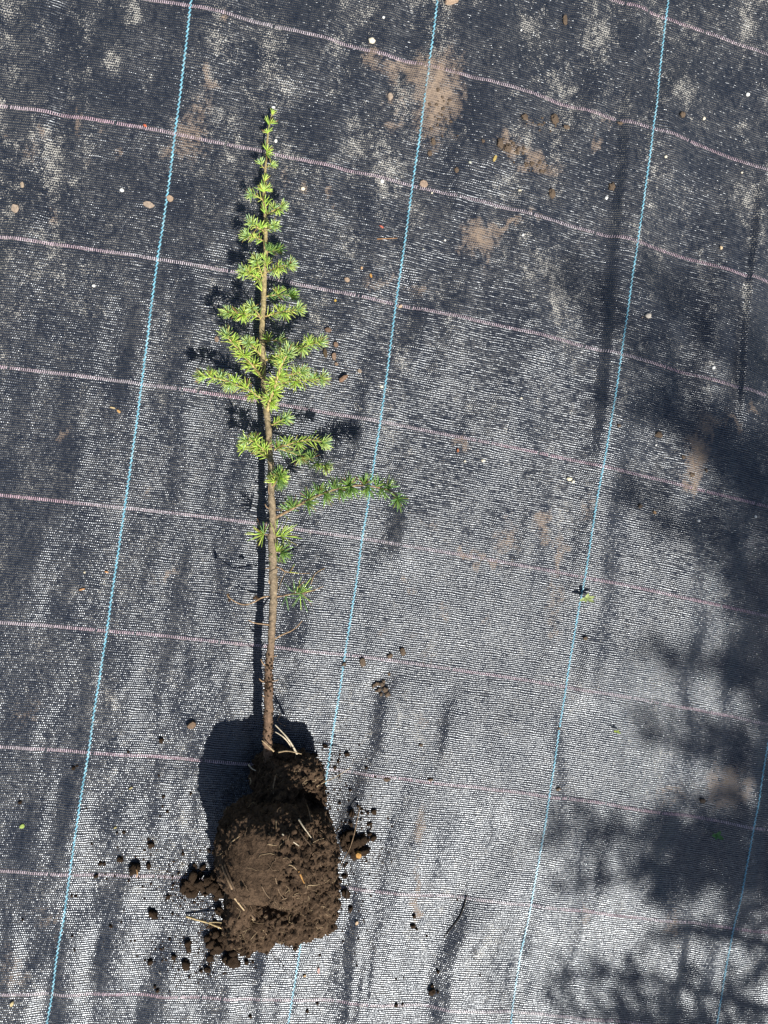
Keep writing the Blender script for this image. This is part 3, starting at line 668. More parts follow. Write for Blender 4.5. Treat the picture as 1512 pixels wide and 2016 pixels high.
# dark hollow between the neck and the body, root grooves along the lower left edge
def carve(px, py, h, r, depth):
    c = np.array(P(px, py, h)); dd = np.linalg.norm(out - c, axis=1)
    w = np.exp(-(dd/r)**2)[:, None]; out[:] = out + w*np.array([0.0, .0, -depth]) 
for a in ((598,1590,.075,.014,.034),(606,1608,.07,.014,.036),(614,1622,.065,.012,.030),(590,1575,.075,.010,.016),(652,1712,.05,.010,.022),(598,1790,.11,.008,.010),(555,1788,.12,.008,.006),(577,1652,.12,.007,.008)):
    carve(*a)
out[:, 2] = np.maximum(out[:, 2], .0015 + fabric_z(out[:, 0].astype(float), out[:, 1].astype(float)))
ball_me.vertices.foreach_set('co', out.astype(np.float32).ravel()); ball_me.update()
ball_me.polygons.foreach_set('use_smooth', np.ones(len(ball_me.polygons), bool))
ball_me.materials.clear(); ball_me.materials.append(M['soil']); ball_me.name = 'root_ball'
ball = bpy.data.objects.new('root_ball', ball_me); COL.objects.link(ball); ball.parent = sapling; ball.location = -OFF
ball['label'] = 'lump of dark brown potting soil held together by roots'
bvh = BVHTree.FromPolygons([tuple(v) for v in out], [tuple(p.vertices) for p in ball_me.polygons])
def hit(px, py):
    """where the line of sight meets the ball, else the sheet"""
    d = Vector(ray(px, py)).normalized(); loc, nrm, i, dist = bvh.ray_cast(Vector(CAMP), d)
    if loc is None: return Pf(px, py), Vector((0, 0, 1)), False
    return loc, nrm, True

# crumbly surface
def clod_mesh(sub, seed, flat=.8):
    bm = bmesh.new(); bmesh.ops.create_icosphere(bm, subdivisions=sub, radius=1.0)
    off = Vector((seed*1.7, seed*.9, seed*2.3))
    for v in bm.verts:
        k = 1 + .50*mn.noise(v.co*1.1 + off) + (.34*mn.noise(v.co*2.4 + off) if sub > 1 else 0) + (.34*(.45-mn.voronoi(v.co*2.1 + off)[0][0]) if sub > 2 else 0)
        v.co = Vector((v.co.x*k, v.co.y*k*.92, v.co.z*k*flat))
    vs = [v.co.copy() for v in bm.verts]; bm.verts.index_update(); fs = [tuple(x.index for x in f.verts) for f in bm.faces]; bm.free()
    return vs, fs
CL1 = [clod_mesh(1, s) for s in range(8)]
mb = MB(); tri = 0
polys = ball_me.polygons; npoly = len(polys)
cen = np.empty(npoly*3, np.float32); polys.foreach_get('center', cen); cen = cen.reshape(-1, 3)
cqx, cqy = to_px(cen[:, 0].astype(float), cen[:, 1].astype(float), cen[:, 2].astype(float))
for i in rng.permutation(npoly)[:9000]:
    sm_ = math.exp(-(((cqx[i]-490)/74)**2 + ((cqy[i]-1720)/100)**2)**2)
    if random.random() < sm_*.93 or cen[i][2] < .006: continue
    r = .0006 + .0026*random.random()**3
    vsx, fsx = random.choice(CL1); rot = Matrix.Rotation(random.random()*6.28, 3, Vector((random.random()-.5, random.random()-.5, random.random())).normalized())
    c = Vector(cen[i]) + polys[int(i)].normal*r*.35
    mb.add([c + rot @ v*r for v in vsx], fsx)
    tri += 1
    if tri > 3200: break
tag(mb.build('loose_soil', M['crumb'], ball, smooth=False), kind='stuff')

def root(pxs, w, col, lift=.001, name='root', label=None, parent=None, hs=None):
    pts = []
    for i, (x, y) in enumerate(pxs):
        if hs is not None and hs[i] is not None: pts.append((P(x, y, hs[i]), 0)); continue
        loc, nrm, on = hit(x, y); pts.append((loc + nrm*lift, 0))
    n = len(pts); pts = [(p, rad(w, .08)*(1-.55*i/(n-1))) for i, (p, _) in enumerate(pts)]
    sm = smooth_path(pts, .002); mb = MB()
    tube(mb, [p for p, r in sm], [r for p, r in sm], 6, [tuple(np.array(col)*random.uniform(.8, 1.2)) for _ in sm], rough=.25)
    o = mb.build(name, M['root'], ball if parent is None else parent)
    if label: o['label'] = label
    return o
Z4 = lambda l: [z4(*p) for p in l]
RT = (.42, .31, .18); RW_ = (.55, .47, .34); RD = (.11, .075, .048); RM = (.24, .165, .10)
root(Z4([(770,345),(740,290),(700,235),(640,172)]), 4.5, RW_, hs=[.055,.06,.064,.066])
root(Z4([(735,300),(700,255),(665,228),(640,214)]), 3.2, RW_, hs=[.058,.062,.064,.064])
root(Z4([(632,330),(600,300),(560,265)]), 3.5, RT, hs=[.052,.056,.058])
root(Z4([(660,335),(700,328),(740,332),(797,346)]), 3.6, RT, hs=[.060,.064,.066,.066])
root(Z4([(482,410),(500,432),(526,446)]), 3.2, RW_, hs=[.045,.05,.052])
root(Z4([(490,490),(496,510),(488,530)]), 3.0, RT, hs=[.05,.054,.05])
root(Z4([(850,570),(910,525),(1000,482),(1095,425)]), 2.4, RT, hs=[.06,.058,.04,.02])
root(Z4([(685,820),(735,858),(785,888)]), 3.0, RW_, .0015)
root(Z4([(780,740),(820,790),(860,852)]), 3.4, RW_, .002)
root(Z4([(830,640),(845,700),(855,770),(862,850)]), 2.6, RM, .003)
root(Z4([(700,700),(760,760),(800,830),(850,900)]), 3.2, RD, .002)
root(Z4([(640,480),(630,540),(632,580)]), 3.4, RM, .0015)
root(Z4([(845,890),(890,862),(935,845)]), 2.0, RT, .0015)
root(Z4([(330,1010),(380,1130),(440,1240),(520,1330),(590,1420)]), 5.0, RM, .0012)
root(Z4([(345,1000),(395,1130),(455,1250),(530,1335),(600,1405)]), 4.0, RD, .0012)
root(Z4([(400,1200),(450,1270),(510,1340),(570,1400)]), 3.5, RT, .0008)
root(Z4([(780,1040),(800,1090),(815,1120)]), 4.0, (.42,.22,.07), .001)
root(Z4([(720,1000),(750,1020),(790,1075)]), 2.2, RT, .001)
root(Z4([(835,1125),(870,1128),(905,1118)]), 2.0, RT, .001)
root(Z4([(680,1210),(750,1190),(835,1170)]), 2.6, RM, .0012)
root(Z4([(640,1080),(660,1160),(700,1215)]), 2.2, RM, .0012)
root(Z4([(560,1130),(600,1190),(650,1230)]), 2.0, RM, .001)
root(Z4([(600,825),(640,832)]), 1.8, RT, .0006)
root(Z4([(595,882),(650,890)]), 1.8, RT, .0006)
root(Z4([(645,740),(648,790)]), 1.8, RT, .0006)
root(Z4([(380,870),(410,850),(430,835)]), 2.0, RT, .0006)
root(Z4([(1145,655),(1128,740),(1110,825),(1085,905),(1050,975),(1025,1040)]), 2.8, RM, hs=[.012,.02,.022,.025,.03,.035])
root(Z4([(1045,1008),(1075,1090),(1066,1180),(1060,1290),(1042,1380),(1015,1450)]), 2.2, (.03,.025,.022), hs=[.02,.012,.010,.009,.007,.005], label='thin black root trailing down the right side of the ball')
root(Z4([(600,1495),(640,1570),(690,1630),(750,1685)]), 1.8, (.03,.025,.022), hs=[.02,.01,.008,.006], label='thin black root trailing below the ball')
root(Z4([(205,880),(245,920),(280,960),(312,1000)]), 1.6, (.03,.025,.022), hs=[.02,.03,.03,.04])
root(Z4([(650,80),(670,110),(655,150),(700,180)]), 1.6, (.06,.045,.03), hs=[.05,.05,.045,.05])
# hair roots matted over the surface
mb = MB()
for k in range(1000):
    i = rng.randint(npoly)
    p = Vector(cen[i]); nrm = polys[int(i)].normal.copy()
    if p.z < .015 or nrm.z < -.1: continue
    sm_ = math.exp(-(((cqx[i]-490)/70)**2 + ((cqy[i]-1710)/95)**2)**2)
    if random.random() < sm_*.72: continue
    d = nrm.orthogonal(); d.rotate(Matrix.Rotation(random.random()*6.28, 3, nrm)); d.normalize()
    pts = []; L = random.uniform(3, 11)
    lift = random.uniform(.0002, .0011)
    for s in range(int(L)):
        loc, n2, ii, ds = bvh.find_nearest(p)
        if loc is None: break
        pts.append(loc + n2*lift*(1 if random.random() < .8 else 2))
        d = (d - n2*d.dot(n2)).normalized(); d.rotate(Matrix.Rotation(random.gauss(0, .38), 3, n2)); p = loc + d*.0024
    if len(pts) < 3: continue
    c = np.array(random.choice([RT, RM, RM, RD, RT]))*random.uniform(.55, 1.05)
    r = random.uniform(.00015, .00042)
    tube(mb, pts, [r*(1-.5*q/len(pts)) for q in range(len(pts))], 4, [tuple(c)]*len(pts), cap=False)
tag(mb.build('hair_roots', M['root'], ball), kind='stuff')
# soil sticking to the lower stem
PATHY = np.array([float(to_px(np.array(p.x), np.array(p.y), p.z)[1]) for p, r in path])
mb = MB()
for k in range(190):
    py = random.choice([random.uniform(1290, 1470), random.gauss(1345, 10), random.gauss(1345, 8), random.gauss(1300, 14), random.gauss(1440, 20)])
    py = min(1475, max(1270, py)); i = int(np.argmin(np.abs(PATHY - py)))
    p, r = path[i]; th = random.uniform(-2.2, 2.2); q = random.uniform(.0004, .0017)
    c = p + Vector((math.sin(th), random.uniform(-.5, .5)*.3, math.cos(th)))*(r + q*.3)
    vsx, fsx = random.choice(CL1); rot = Matrix.Rotation(random.random()*6.28, 3, 'Z')
    mb.add([c + rot @ v*q for v in vsx], fsx)
tag(mb.build('stem_soil', M['crumb'], trunk, smooth=False), kind='stuff')
mb = MB()
for (x, y) in ((415,790),(425,800),(405,798),(232,790),(240,812),(232,775)):
    vsx, fsx = random.choice(CL1); c = P(*z3(x, y), .066); mb.add([c + v*.0022 for v in vsx], fsx)
tag(mb.build('twig_soil', M['crumb'], trunk, smooth=False), kind='stuff')

# ------------------------------------------------------------------ loose crumbs of soil, each its own object
CL = [MB() for _ in range(12)]
CLM = []
for i, b in enumerate(CL):
    v, f = clod_mesh(3 if i < 6 else 2, 20+i, .85); b.add(v, f)
    me_ = b.mesh('soil_crumb', M['crumb']); CLM.append(me_)
CLMUD = []
for i in range(8):
    b = MB(); v, f = clod_mesh(3, 40+i, .6); b.add(v, f); CLMUD.append(b.mesh('mud_clod', M['mud']))
SPOTS = []
def crumb(px, py, size, label, group, name='soil_crumb', meshes=None, stack=0.0, cat='soil crumb', el=(1, 1), rot=None):
    s = size*.88/2/F; p = Pf(px, py); el = (random.uniform(.75, 1.15), random.uniform(.75, 1.15)) if el == (1, 1) and size > 2 else el
    o = bpy.data.objects.new(name, random.choice(meshes or CLM)); COL.objects.link(o)
    o.location = (p.x, p.y, p.z + s*.55 + stack); a = random.random()*6.28 if rot is None else R(rot)
    o.rotation_euler = (random.uniform(-.3, .3), random.uniform(-.3, .3), a); o.scale = (s*el[0], s*el[1], s*random.uniform(.75, 1.0))
    tag(o, label, cat, group); return o
G = 'loose soil crumbs around the root ball'
# bigger clods that can be told apart
BIG = [
 (267,1708,26,'large rounded soil crumb with an orange fleck, left of the ball above the pink line'),
 (302,1797,20,'pointed soil crumb alone on the bright fabric bulge left of the ball'),
 (298,1662,15,'round soil crumb at the top of the scatter left of the ball'),
 (237,1691,13,'leftmost crumb of the group beside the largest crumb'),
 (293,1703,13,'small crumb just right of the largest left crumb'),
 (366,1897,20,'orange flecked soil crumb below the lower left heap'),
 (296,1893,12,'soil crumb farthest left of the lower scatter'),
 (342,1883,12,'soil crumb between two others below the lower left heap'),
 (370,1855,15,'upper crumb of a touching pair beside the lower left heap'),
 (371,1866,14,'lower crumb of a touching pair beside the lower left heap'),
 (318,1457,13,'dark soil crumb near the shadow of the ball, left of the stem'),
 (400,1706,13,'round crumb standing above the upper left heap'),
 (736,1597,13,'dark crumb at the upper right end of the right hand scatter'),
 (692,1600,18,'flat soil crumb right of the middle blue line, top of the right scatter'),
 (735,1648,16,'brown crumb at the right edge of the right hand clump'),
 (680,1756,20,'dark soil crumb beside the thin black root, right of the ball'),
 (690,1788,12,'brown crumb right of the thin black root'),
 (678,1724,12,'small dark crumb between the ball and the black root'),
 (683,1484,12,'dark crumb on the fabric right of the middle blue line above the pink line'),
 (617,1487,12,'crumb right of the ball top, below the stem'),
 (640,1468,11,'dark crumb right of the two pale upper roots'),
 (408,1907,14,'crumb below the lower left heap under the ball'),
 (486,1893,13,'crumb right of the lower left heap under the ball'),
 (414,1885,16,'crumb touching the lower left heap on its lower side'),
 (850,1951,16,'small soil crumb cluster piece near the bottom edge'),
]
for x, y, s, lb in BIG: crumb(x, y, s, lb, G)
# the upper and lower heaps on the left, and the clump on the right
def heap(cx, cy, rx, ry, n, smin, smax, label, group):
    for k in range(n):
        a = random.random()*6.28; r = math.sqrt(random.random())
        x = cx + rx*r*math.cos(a); y = cy + ry*r*math.sin(a); s = smin + (smax-smin)*random.random()**1.6
        crumb(x, y, s, label, group, stack=max(0, (1-r))*.012*random.random())
heap(400, 1738, 42, 26, 36, 9, 26, 'dark soil crumb in the upper heap against the left of the ball', 'crumbs of the upper left heap')
heap(372, 1740, 14, 22, 8, 10, 20, 'dark soil crumb in the upper heap against the left of the ball', 'crumbs of the upper left heap')
heap(440, 1775, 16, 24, 12, 9, 20, 'dark soil crumb in the upper heap against the left of the ball', 'crumbs of the upper left heap')
heap(440, 1845, 36, 30, 36, 9, 26, 'dark soil crumb in the lower heap left of the ball bottom', 'crumbs of the lower left heap')
heap(462, 1876, 26, 22, 18, 9, 24, 'dark soil crumb in the lower heap left of the ball bottom', 'crumbs of the lower left heap')
heap(696, 1660, 24, 22, 30, 9, 24, 'brown soil crumb in the clump right of the ball', 'crumbs of the right hand clump')
heap(712, 1632, 26, 26, 12, 5, 11, 'brown soil crumb in the clump right of the ball', 'crumbs of the right hand clump')
def scatter(cx, cy, rx, ry, n, smin, smax, label, group):
    for k in range(n):
        x = random.gauss(cx, rx); y = random.gauss(cy, ry)
        if not (0 < x < 1512 and 0 < y < 2010): continue
        if hit(x, y)[2]: continue
        crumb(x, y, smin + (smax-smin)*random.random()**2.2, label, group)
scatter(300, 1700, 75, 70, 34, 3.5, 9, 'tiny soil crumb scattered on the fabric left of the ball', 'tiny crumbs left of the ball')
scatter(360, 1870, 75, 55, 34, 3.5, 9, 'tiny soil crumb scattered below and left of the ball', 'tiny crumbs below left of the ball')
scatter(690, 1600, 40, 55, 30, 3.5, 9, 'tiny soil crumb scattered right of the ball', 'tiny crumbs right of the ball')
scatter(640, 1500, 35, 20, 12, 3.5, 9, 'tiny soil crumb scattered right of the ball top', 'tiny crumbs by the ball top')
scatter(690, 1770, 22, 60, 14, 3.5, 9, 'tiny soil crumb scattered along the thin black root', 'tiny crumbs along the black root')
for x, y, s in ((145,1512,8),(152,1508,6),(40,1579,7),(150,1764,6),(142,1763,6),(45,1810,6),(181,1661,6),(147,1870,5),(270,1882,4),(376,1562,7),(322,1568,6),(330,1597,7),(253,1480,6)):
    crumb(x, y, s, 'tiny dark soil crumb on the fabric around the left blue line', 'tiny crumbs by the left blue line')
for x, y, s in ((862,1912,9),(850,1940,8),(862,1952,7),(780,1978,9),(793,1976,6),(815,1803,10),(813,1822,11),(820,1828,7),(840,1843,5),(795,1925,5),(945,1920,5),(780,1927,4),(625,1975,7),(605,1990,8),(630,1880,5),(900,1771,5),(702,1900,4)):
    crumb(x, y, s, 'tiny soil crumb on the bright fabric near the bottom edge', 'tiny crumbs near the bottom edge')

# finest grit, past counting
mb = MB()
for cx, cy, sx, sy, n in ((400,1745,38,30,420),(440,1850,42,34,460),(300,1705,45,40,120),(370,1880,60,40,170),(700,1650,34,34,330),(660,1560,26,60,160),(640,1490,26,16,80),(690,1780,18,50,110),(470,1890,60,20,90)):
    for k in range(n):
        x, y = random.gauss(cx, sx), random.gauss(cy, sy); q = P(x, y, .002); r = random.uniform(.0003, .0009)*(1+random.random()**4)
        vsx, fsx = CL1[k % 8]; c = Vector((q.x, q.y, float(fabric_z(q.x, q.y)) + r*.5)); mb.add([c + v*r for v in vsx], fsx)
tag(mb.build('soil_grit', M['crumb'], None, smooth=False), 'fine dark soil grit spilled round the root ball', kind='stuff')
# dried clods further up, paler
MUDL = [
 (714,1304,13,20,'tall dry mud clod right of the middle blue line, under the pink line'),
 (793,1283,12,17,'dry mud clod with a dark shadow standing on the pink line'),
 (768,1291,10,12,'small dry mud clod at the left end of a pale smear on the pink line'),
 (677,1307,8,9,'little mud clod touching the middle blue line on its left'),
 (766,1327,5,8,'tiny mud clod alone between two larger clods'),
 (1112,42,10,22,'upright brown mud clod near the top between the middle and right blue lines'),
 (1033,231,12,16,'brown mud clod above the long mud streak'),
 (1091,236,17,20,'large brown mud clod right of the long mud streak'),
 (1116,251,13,8,'flat mud clod below the large brown one'),
 (1086,382,14,20,'curved brown mud clod above the tan smear'),
 (1204,368,13,19,'brown mud clod left of the right blue line crease'),
 (1343,227,13,13,'brown mud clod right of the right blue line near the top'),
 (1222,243,12,6,'flat mud clod lying on the pink line left of the right blue line'),
 (984,284,13,20,'mud clod at the left end of the long mud streak'),
 (1000,293,15,15,'dark round mud clod at the head of the long mud streak'),
 (951,278,6,8,'tiny mud clod left of the long mud streak'),
 (899,335,7,10,'pale mud clod alone on the dark fabric right of the middle blue line'),
 (1295,856,15,13,'brown mud clod in the shade right of the right blue line'),
 (1218,838,9,7,'small brown mud clod just right of the right blue line'),
 (1345,900,8,9,'brown mud clod on the shaded mud stain at right'),
 (1362,935,10,9,'lower brown mud clod on the shaded mud stain at right'),
 (1390,926,6,10,'thin dark mud clod right of the shaded mud stain'),
 (1259,996,9,11,'dark mud clod near the right blue line, below the fourth pink line'),
 (1152,1256,9,9,'reddish mud clod right of the right blue line below the weed'),
 (1382,1576,12,9,'reddish mud clod in the shade at lower right'),
 (1100,1434,6,7,'small mud clod left of the right blue line near the lower pink line'),
 (1099,1553,9,8,'reddish mud clod right of the right blue line above the pink line'),
 (829,1467,9,6,'orange brown mud clod below the dry mud cluster'),
 (848,1535,9,6,'flat brown mud clod under the pink line right of the ball'),
 (762,1534,11,8,'brown mud clod under the pink line just right of the dark fold'),
 (846,303,8,11,'mud clod beside the middle blue line below the wide mud stain'),
 (853,280,9,14,'mud clod at the lower tip of the wide mud stain'),
]
for x, y, w, h, lb in MUDL:
    crumb(x, y, 1.0, lb, 'dried mud clods on the fabric', 'mud_clod', CLMUD, cat='mud clod', rot=0)
    o = COL.objects[-1]; s = 1/2/F; o.scale = (w*s, h*s, min(w, h)*s*.9); o.location.z += min(w, h)*s*.35
for x, y, s in ((735,1350,9),(742,1346,11),(752,1347,13),(758,1357,15),(746,1358,10),(762,1366,12),(741,1360,7),(755,1341,8),(750,1366,8)):
    crumb(x, y, s, 'dry tan mud crumb in the small cluster right of the stem', 'crumbs of the dry tan cluster', 'mud_clod', CLMUD, cat='mud clod')
for k in range(46):
    t = random.random(); x = 985 + 85*t + random.gauss(0, 7); y = 280 + 55*t + random.gauss(0, 9)
    crumb(x, y, random.uniform(3.5, 8), 'tiny tan mud crumb in the long mud streak right of the middle blue line', 'crumbs of the long mud streak', 'mud_clod', CLMUD, cat='mud clod')
for k in range(12):
    crumb(random.gauss(1075, 14), random.gauss(245, 8), random.uniform(3.5, 6), 'tiny mud crumb beside the large brown clod right of the mud streak', 'crumbs beside the large brown clod', 'mud_clod', CLMUD, cat='mud clod')
for k in range(26):
    crumb(random.gauss(868, 16), random.gauss(225, 30), random.uniform(3.5, 8), 'tiny tan mud crumb on the wide stain across the middle blue line', 'crumbs of the wide mud stain', 'mud_clod', CLMUD, cat='mud clod')

# ------------------------------------------------------------------ flakes, chips, pebbles, leaves
def slab(name, px, py, w, h, ang, thick, col, label, cat, n=9, jag=.16, mat='bits', tilt=(0, 0), group=None, up=0.0):
    """thin irregular chip with its own thickness"""
    mb = MB(); s = .5/F; a = R(-ang); ring = []
    for k in range(n):
        th = 2*math.pi*k/n; r = 1 + random.uniform(-jag, jag)
        x = math.cos(th)*w*s*r; y = math.sin(th)*h*s*r
        ring.append((x*math.cos(a)-y*math.sin(a), x*math.sin(a)+y*math.cos(a)))
    lo = [Vector((x, y, 0)) for x, y in ring]; hi = [Vector((x*.88, y*.88, thick*random.uniform(.85, 1.15))) for x, y in ring]
    top = Vector((0, 0, thick*1.12))
    rot = Matrix.Rotation(tilt[0], 3, 'X') @ Matrix.Rotation(tilt[1], 3, 'Y')
    V_ = [rot @ v for v in lo + hi + [top]]
    fs = [tuple(range(n))[::-1]] + [(k, (k+1) % n, n+(k+1) % n, n+k) for k in range(n)] + [(n+k, n+(k+1) % n, 2*n) for k in range(n)]
    mb.add(V_, fs, [tuple(np.array(col)*random.uniform(.85, 1.12)) for _ in V_])
    o = mb.build(name, M[mat], None, smooth=False); p = Pf(px, py); o.location = (p.x, p.y, p.z + .0006 + up)
    return tag(o, label, cat, group)
TAN = (.34, .265, .20); BRN = (.20, .125, .08)
slab('mud_flake', 293, 403, 20, 12, 6, .0012, TAN, 'tan oval mud flake just left of the left blue line', 'mud flake')
slab('mud_flake', 335, 391, 13, 12, 20, .0012, (.36,.26,.18), 'small mud flake just right of the left blue line', 'mud flake')
slab('mud_flake', 30, 411, 13, 17, 0, .0015, TAN, 'tan teardrop mud flake near the left edge', 'mud flake')
slab('mud_flake', 44, 364, 7, 11, 0, .001, (.36,.28,.2), 'little tan mud flake above the teardrop one at left', 'mud flake')
slab('mud_flake', 834, 362, 17, 14, 8, .0016, (.36,.26,.19), 'square tan mud flake beside the middle blue line above the pink line', 'mud flake', n=7)
slab('mud_flake', 768, 190, 11, 14, 0, .001, TAN, 'tan mud flake left of the wide mud stain', 'mud flake')
slab('mud_flake', 683, 551, 11, 9, 10, .001, (.34,.25,.18), 'tan mud flake left of the middle blue line above the third pink line', 'mud flake')
slab('mud_flake', 708, 731, 9, 8, 10, .001, (.30,.23,.17), 'grey brown mud flake right of the tilted bark chip', 'mud flake')
slab('bark_chip', 888, 3, 34, 13, -22, .004, (.42,.30,.21), 'pinkish tan bark chip at the top edge on the middle blue line', 'bark chip', n=7)
slab('bark_chip', 676, 746, 24, 9, -38, .005, (.21,.13,.085), 'tilted dark brown bark chip with a shadow, right of the branches', 'bark chip', n=6, tilt=(.1, -.3), up=.001)
slab('bark_chip', 640, 695, 8, 21, -6, .003, (.085,.06,.035), 'narrow dark bark chip standing right of the branch tips', 'bark chip', n=6)
slab('bark_chip', 646, 650, 13, 10, 8, .003, (.17,.11,.075), 'square brown bark chip above the right branch tips', 'bark chip', n=6)
slab('bark_chip', 661, 679, 10, 12, 10, .003, (.22,.145,.1), 'upper brown chip of the short row right of the branch tips', 'bark chip', n=7)
slab('bark_chip', 657, 702, 9, 16, 0, .0035, (.24,.16,.11), 'tall brown chip in the middle of the short row right of the branch tips', 'bark chip', n=7)
slab('bark_chip', 662, 717, 8, 8, 0, .002, (.24,.17,.12), 'lowest brown chip of the short row right of the branch tips', 'bark chip', n=6)
slab('bark_chip', 427, 668, 9, 12, 10, .002, (.26,.18,.13), 'brown chip half hidden beside the left branch tip', 'bark chip', n=6)
slab('bark_chip', 377, 1426, 19, 14, -30, .005, (.17,.115,.075), 'brown bark chip on the fabric above the shadow of the ball', 'bark chip', n=7, tilt=(0, .15))
slab('bark_chip', 627, 1910, 6, 15, 0, .0015, (.5,.32,.28), 'small pink sliver on the fabric below the ball', 'chip', n=6)
slab('bark_chip', 702, 1816, 7, 9, 20, .002, (.55,.40,.26), 'cream chip right of the thin black root', 'chip', n=6)
slab('bark_chip', 600, 1920, 7, 5, 0, .0015, (.45,.30,.15), 'tiny yellow chip below the ball beside the middle blue line', 'chip', n=6)
slab('bark_chip', 703, 1672, 11, 14, -40, .006, (.45,.24,.07), 'orange bark piece on the soil clump right of the ball', 'bark chip', n=6, up=.012)
slab('wood_fragment', 1288, 1009, 6, 9, -50, .002, (.40,.25,.13), 'pale orange wood fragment beside the right blue line below the fourth pink line', 'chip', n=6)
slab('wood_fragment', 751, 447, 9, 4, 30, .0015, (.55,.16,.11), 'tiny red fragment left of the middle blue line', 'fragment', n=6)
slab('wood_fragment', 901, 887, 5, 8, 0, .002, (.36,.13,.06), 'rust red fragment under the pink line right of the long branch', 'fragment', n=6)
slab('wood_fragment', 286, 248, 7, 5, 20, .0015, (.5,.12,.06), 'tiny red fragment on the pink line left of the left blue line', 'fragment', n=6)
slab('wood_fragment', 730, 543, 5, 9, -20, .0015, (.5,.27,.08), 'orange fragment left of the middle blue line above the third pink line', 'fragment', n=6)
slab('wood_fragment', 712, 528, 5, 6, 0, .0015, (.58,.38,.22), 'pale orange speck left of the middle blue line', 'fragment', n=6)
slab('wood_fragment', 660, 592, 5, 5, 0, .0012, (.55,.36,.08), 'yellow speck right of the shaded branch at the third pink line', 'fragment', n=6)
slab('wood_fragment', 788, 604, 9, 6, -25, .0022, (.52,.38,.26), 'cream fragment where the middle blue line meets the third pink line', 'fragment', n=6)
slab('dry_leaf', 974, 312, 6, 15, 28, .0010, (.58,.44,.15), 'narrow yellow leaf right of the middle blue line below the mud streak', 'leaf', n=8, mat='leaf')
slab('dry_leaf', 44, 1626, 10, 8, -20, .0010, (.45,.58,.14), 'small bright green leaf left of the left blue line', 'leaf', n=8, mat='leaf')
slab('dry_leaf', 24, 1975, 6, 10, 25, .0022, (.62,.50,.26), 'cream seed near the bottom left corner', 'seed', n=8)
slab('dry_leaf', 227, 1629, 7, 3, -20, .001, (.62,.54,.24), 'thin yellow leaf piece right of the left blue line', 'leaf', n=6, mat='leaf')
slab('dry_leaf', 210, 1126, 9, 4, 18, .0012, (.52,.26,.10), 'orange dry leaf scrap beside the left blue line', 'leaf scrap', n=6)
slab('dry_leaf', 162, 1160, 13, 4, -14, .0012, (.45,.24,.11), 'orange brown dry leaf scrap left of the left blue line', 'leaf scrap', n=6)
slab('dry_leaf', 234, 810, 9, 5, 40, .0012, (.50,.30,.12), 'orange dry leaf scrap left of the left blue line below the fourth pink line', 'leaf scrap', n=6)
slab('dry_leaf', 222, 803, 12, 3, 10, .0010, (.55,.42,.22), 'straw coloured leaf scrap left of the left blue line below the fourth pink line', 'leaf scrap', n=6)
slab('dry_leaf', 167, 1127, 4, 4, 10, .001, (.62,.55,.4), 'tiny cream scrap left of the left blue line', 'leaf scrap', n=6)
slab('dry_leaf', 258, 1551, 9, 3, -20, .001, (.5,.42,.2), 'thin straw scrap right of the left blue line', 'leaf scrap', n=6)
CREAM = (.74, .66, .50); WHT = (.82, .80, .74)
def pebble(px, py, w, h, col, label, ang=0):
    mb = MB(); v, f = clod_mesh(3, random.random()*50, .75)
    v = [Vector((q.x*.5 + .5*q.normalized().x, q.y*.5+.5*q.normalized().y, q.z*.5+.38*q.normalized().z)) for q in v]
    s = .5/F; mb.add([Vector((q.x*w*s, q.y*h*s, q.z*min(w, h)*s)) for q in v], f, col)
    o = mb.build('pebble', M['stone']); p = Pf(px, py); o.location = (p.x, p.y, p.z + min(w, h)*s*.55); o.rotation_euler = (0, 0, R(ang))
    return tag(o, label, 'pebble')
